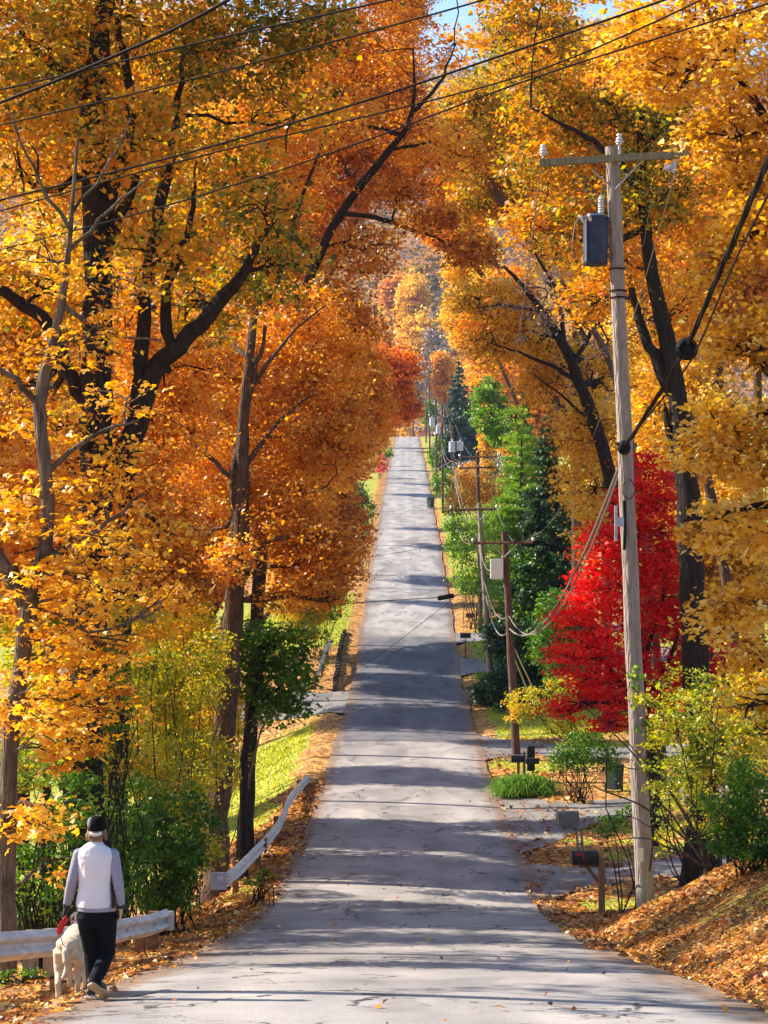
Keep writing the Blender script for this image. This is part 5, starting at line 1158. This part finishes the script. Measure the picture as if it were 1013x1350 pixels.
# trousers
tr_=MB(); tr_.tube([pl(128,1198),pl(128.5,1206),pl(129,1216),pl(130,1226)],[(.165,.12),(.172,.135),(.175,.14),(.15,.12)],20,up=(0,1,0))
tr_.tube([LH+[-.0,0,0],LH*.55+LK*.45,LK,LK*.5+LA*.5,LA+[0,0,.05],LA+[0,-.01,-.015]],[(.108,.118),(.092,.098),(.068,.072),(.064,.07),(.06,.066),(.064,.075)],16,up=(0,1,0))
tr_.tube([RH,RH*.55+RK*.45,RK,RK*.5+RA*.5,RA+[0,.02,.03],RA+[0,.0,-.01]],[(.108,.118),(.092,.098),(.07,.073),(.068,.07),(.062,.064),(.06,.066)],16,up=(0,1,0))
skinobj('trousers',tr_,M_PANTS,.009,person,4)
# shoes
def shoe(a,toe,m,flat=True):
    a=np.array(a);toe=np.array(toe); d=toe-a; mid=a+d*.5
    mb=MB(); mb.tube([a-d*.18,a,mid,toe-d*.08,toe+d*.06],[(.026,.034),(.042,.05),(.047,.042),(.044,.03),(.02,.014)],14,up=(1,0,0.01))
    return mb
up1=shoe(pl(122,1311,-.02),pl(119,1314,.19),M_SHOE); 
def fixw(mb): return mb
link('shoe',up1.mesh('shoe',M_SHOE),person)
link('shoe_sole',MB().box(pl(121,1316,.07)+[0,0,-.004],(.095,.29,.022),None,.009).mesh('shoe_sole',M_WHITE),person)
h=pl(126,1290,-.25); t=pl(142,1310,-.06); link('shoe',shoe(h*.85+t*.15+[0,.01,.012],t*.95+h*.05+[0,.02,.02],M_SHOE).mesh('shoe',M_SHOE),person)
# sole facing the camera
d=(t-h)/np.linalg.norm(t-h); nrm=np.cross(d,[1,0,0.35]); nrm/=np.linalg.norm(nrm); 
if nrm[1]>0: nrm=-nrm
sd=np.cross(d,nrm); V=[];F=[]
L=np.linalg.norm(t-h)
prof=[(-.02,.022),(.0,.036),(.05,.040),(.11,.033),(.17,.045),(.22,.050),(.26,.042),(.285,.018)]
k=len(prof)
for off in (0.032,0.05):
    for s in (-1,1):
        for (u_,w_) in prof: V.append(h+d*u_*L/.26+sd*w_*s+nrm*off)
for j in range(k-1):
    F+= [[j,j+1,k+j+1,k+j],[2*k+j,3*k+j,3*k+j+1,2*k+j+1],[j,2*k+j,2*k+j+1,j+1],[k+j,k+j+1,3*k+j+1,3*k+j]]
F+=[[0,k,3*k,2*k],[k-1,3*k-1,4*k-1,2*k-1]]
mb=MB(); mb.add(V,F); link('shoe_sole',mb.mesh('shoe_sole',M_SOLE),person)
# cap and hair
cp=MB(); n=20; V=[];F=[]; rings=8
for i in range(rings+1):
    th=math.pi*.56*i/rings
    for j in range(n):
        ph=2*math.pi*j/n; V.append(HEAD+np.array([.084*math.sin(th)*math.cos(ph),.104*math.sin(th)*math.sin(ph),.02+.112*math.cos(th)]))
for i in range(rings):
    for j in range(n):
        F.append([i*n+j,(i+1)*n+j,(i+1)*n+(j+1)%n,i*n+(j+1)%n])
cp.add(V,F); cap=link('cap',cp.mesh('cap',M_CAP),person)
link('cap_brim',MB().tube([HEAD+[0,.09,.03],HEAD+[0,.14,.02],HEAD+[0,.165,.012]],[(.07,.008),(.062,.007),(.03,.005)],12,up=(0,0,1)).mesh('cap_brim',M_CAP),cap)
link('cap_button',MB().sphere(HEAD+[0,0,.133],(.012,.012,.008),10,6).mesh('cap_button',M_CAPG),cap)
link('cap_panel',MB().sphere(HEAD+[-.052,-.02,.06],(.033,.066,.060),14,10).mesh('cap_panel',M_CAPG),cap)
link('cap_strap',MB().tube([HEAD+[x,-.112+x*x*7,-.030+x*x*5] for x in np.linspace(-.055,.055,11)],[(.015,.006)]*11,8,up=(0,1,0)).mesh('cap_strap',simple('pale pink strap',(.72,.60,.60))),cap)
rng=np.random.default_rng(4); hr_=MB()
hr_.sphere(HEAD+[0,-.012,-.01],(.079,.090,.075),16,10)
for k in range(70):
    a=rng.uniform(-.3,math.pi+.3)+math.pi; s=HEAD+np.array([.078*math.cos(a),.085*math.sin(a)*1.0,-.01]); e=s+np.array([.012*math.cos(a)+rng.normal(0,.008),.006*math.sin(a),-.055-rng.random()*.03])
    hr_.tube([s,(s+e)/2+[.006*math.cos(a),.006*math.sin(a),0],e],[.008,.008,.003],5)
link('hair',hr_.mesh('hair',M_HAIR),person)

# leash
hx=P(82,1221,DP); lg=hx.copy()
ls=thing('leash',lg,'red retractable leash handle hanging from the left hand with a thin cord','leash')
mb=MB(); dd=np.array([-.32,0,-1.]); dd/=np.linalg.norm(dd)
mb.box((0,0,0),(.055,.035,.14),np.array([[math.cos(.32),0,math.sin(.32)],[0,1,0],[-math.sin(.32),0,math.cos(.32)]]),.014)
link('handle',mb.mesh('handle',M_RED),ls)
gr=[np.array([.022,0,.07]),np.array([.05,0,.11]),np.array([.055,.0,.075]),np.array([.03,0,.03])]; link('grip',MB().tube(gr,.011,8).mesh('grip',M_RED),ls)
dogc=P(92,1300,20.2)
cord=smooth([hx+[-.01,0,-.06],P(84,1240,19.8),P(86,1252,20.1),P(90,1238,20.55)],5); link('cord',MB().tube(cord-hx,.005,6).mesh('cord',M_RUST),ls)
# dog seen from behind
DD_=20.0; gx_=X(92,DD_); gz_=float(ground(gx_,DD_)); gz0=(HY-1312)/FPX*DD_
dog=thing('dog',(gx_,DD_,gz_),'cream coloured dog walking away beside the person on the leafy verge','dog')
s=138.0/140
def q(x,y,z): return np.array([x,y,z])
db=MB()
# trunk from rump to chest
db.tube([q(0,-.10,.46),q(0,-.04,.47),q(0,.10,.475),q(0,.28,.46),q(0,.45,.46),q(0,.60,.48),q(0,.68,.52)],[(.05,.06),(.115,.13),(.128,.13),(.125,.135),(.135,.165),(.12,.15),(.08,.10)],18,up=(0,0,1))
db.sphere((0,.0,.52),(.12,.13,.075),14,10)
# neck and head, looking forward and slightly down
db.tube([q(0,.60,.52),q(0,.72,.58),q(0,.82,.62)],[(.085,.10),(.075,.085),(.07,.075)],14,up=(0,0,1))
db.sphere((0,.86,.63),(.078,.10,.075),14,10); db.tube([q(0,.90,.615),q(0,1.0,.60),q(0,1.05,.595)],[(.045,.045),(.036,.034),(.025,.024)],12,up=(0,0,1))
for sx in (-1,1):
    db.tube([q(sx*.065,.84,.68),q(sx*.105,.85,.64),q(sx*.11,.86,.575)],[(.012,.03),(.014,.04),(.008,.02)],8,up=(0,1,0))
# hind legs
for sx,st in ((-1,-.05),(1,.09)):
    db.tube([q(sx*.075,.02,.46),q(sx*.088,.06+st*.5,.33),q(sx*.085,.02+st*.7,.235),q(sx*.08,-.07+st,.165),q(sx*.08,-.045+st,.09),q(sx*.08,-.03+st,.03)],[(.075,.12),(.06,.085),(.042,.05),(.028,.032),(.026,.026),(.03,.03)],12,up=(0,1,0))
    db.sphere((sx*.08,.0+st,.022),(.036,.055,.024),10,6)
    for k in (-1,0,1): db.sphere((sx*.08+k*.018,.045+st,.018),(.011,.02,.015),8,5)
# front legs
for sx,st in ((-1,.05),(1,-.05)):
    db.tube([q(sx*.085,.52,.42),q(sx*.09,.50+st*.4,.30),q(sx*.085,.53+st*.7,.17),q(sx*.082,.53+st,.07),q(sx*.082,.54+st,.03)],[(.055,.075),(.042,.052),(.03,.032),(.027,.027),(.03,.03)],12,up=(0,1,0))
    db.sphere((sx*.082,.565+st,.022),(.036,.05,.024),10,6)
# tail hanging with a curl at its tip
db.tube([q(0,-.10,.52),q(0,-.17,.47),q(.01,-.20,.39),q(.015,-.19,.31),q(.0,-.20,.255),q(-.03,-.215,.235)],[.034,.036,.034,.032,.03,.016],12)
skinobj('body',db,M_FUR,.008,dog,4)
link('collar',MB().tube([q(0,.69,.555),q(0,.712,.568)],[(.094,.1),(.093,.099)],18,up=(0,0,1)).mesh('collar',M_RED),dog)
link('nose',MB().sphere((0,1.068,.602),(.016,.014,.012),10,6).mesh('nose',M_BLACK),dog)
for sx in (-1,1): link('eye',MB().sphere((sx*.038,.935,.66),.010,8,6).mesh('eye',M_BLACK),dog)
# groups of look-alikes
GR={'utility pole':'utility poles along the right side of the road','mailbox':'mailboxes on the right verge','guardrail':'guardrails on the left verge','guy wire':'guy wires of the dark brown pole','bin':'wheeled bins on the right verge'}
for o in list(sc.objects):
    if o.parent is None and 'category' in o:
        c=o['category']
        if c in GR: o['group']=GR[c]
        elif o.name.startswith('power_line') and 'crossing' in o['label']: o['group']='wires crossing the top of the view'
        elif c=='tree': o['group']='hillside trees beyond the crest' if o.location.y>500 else ('trees in the left woods' if o.location.x<0 else 'trees right of the road')
        elif c=='shrub': o['group']='shrubs left of the road' if o.location.x<0 else 'shrubs right of the road'
        elif c=='conifer': o['group']='conifers right of the road'
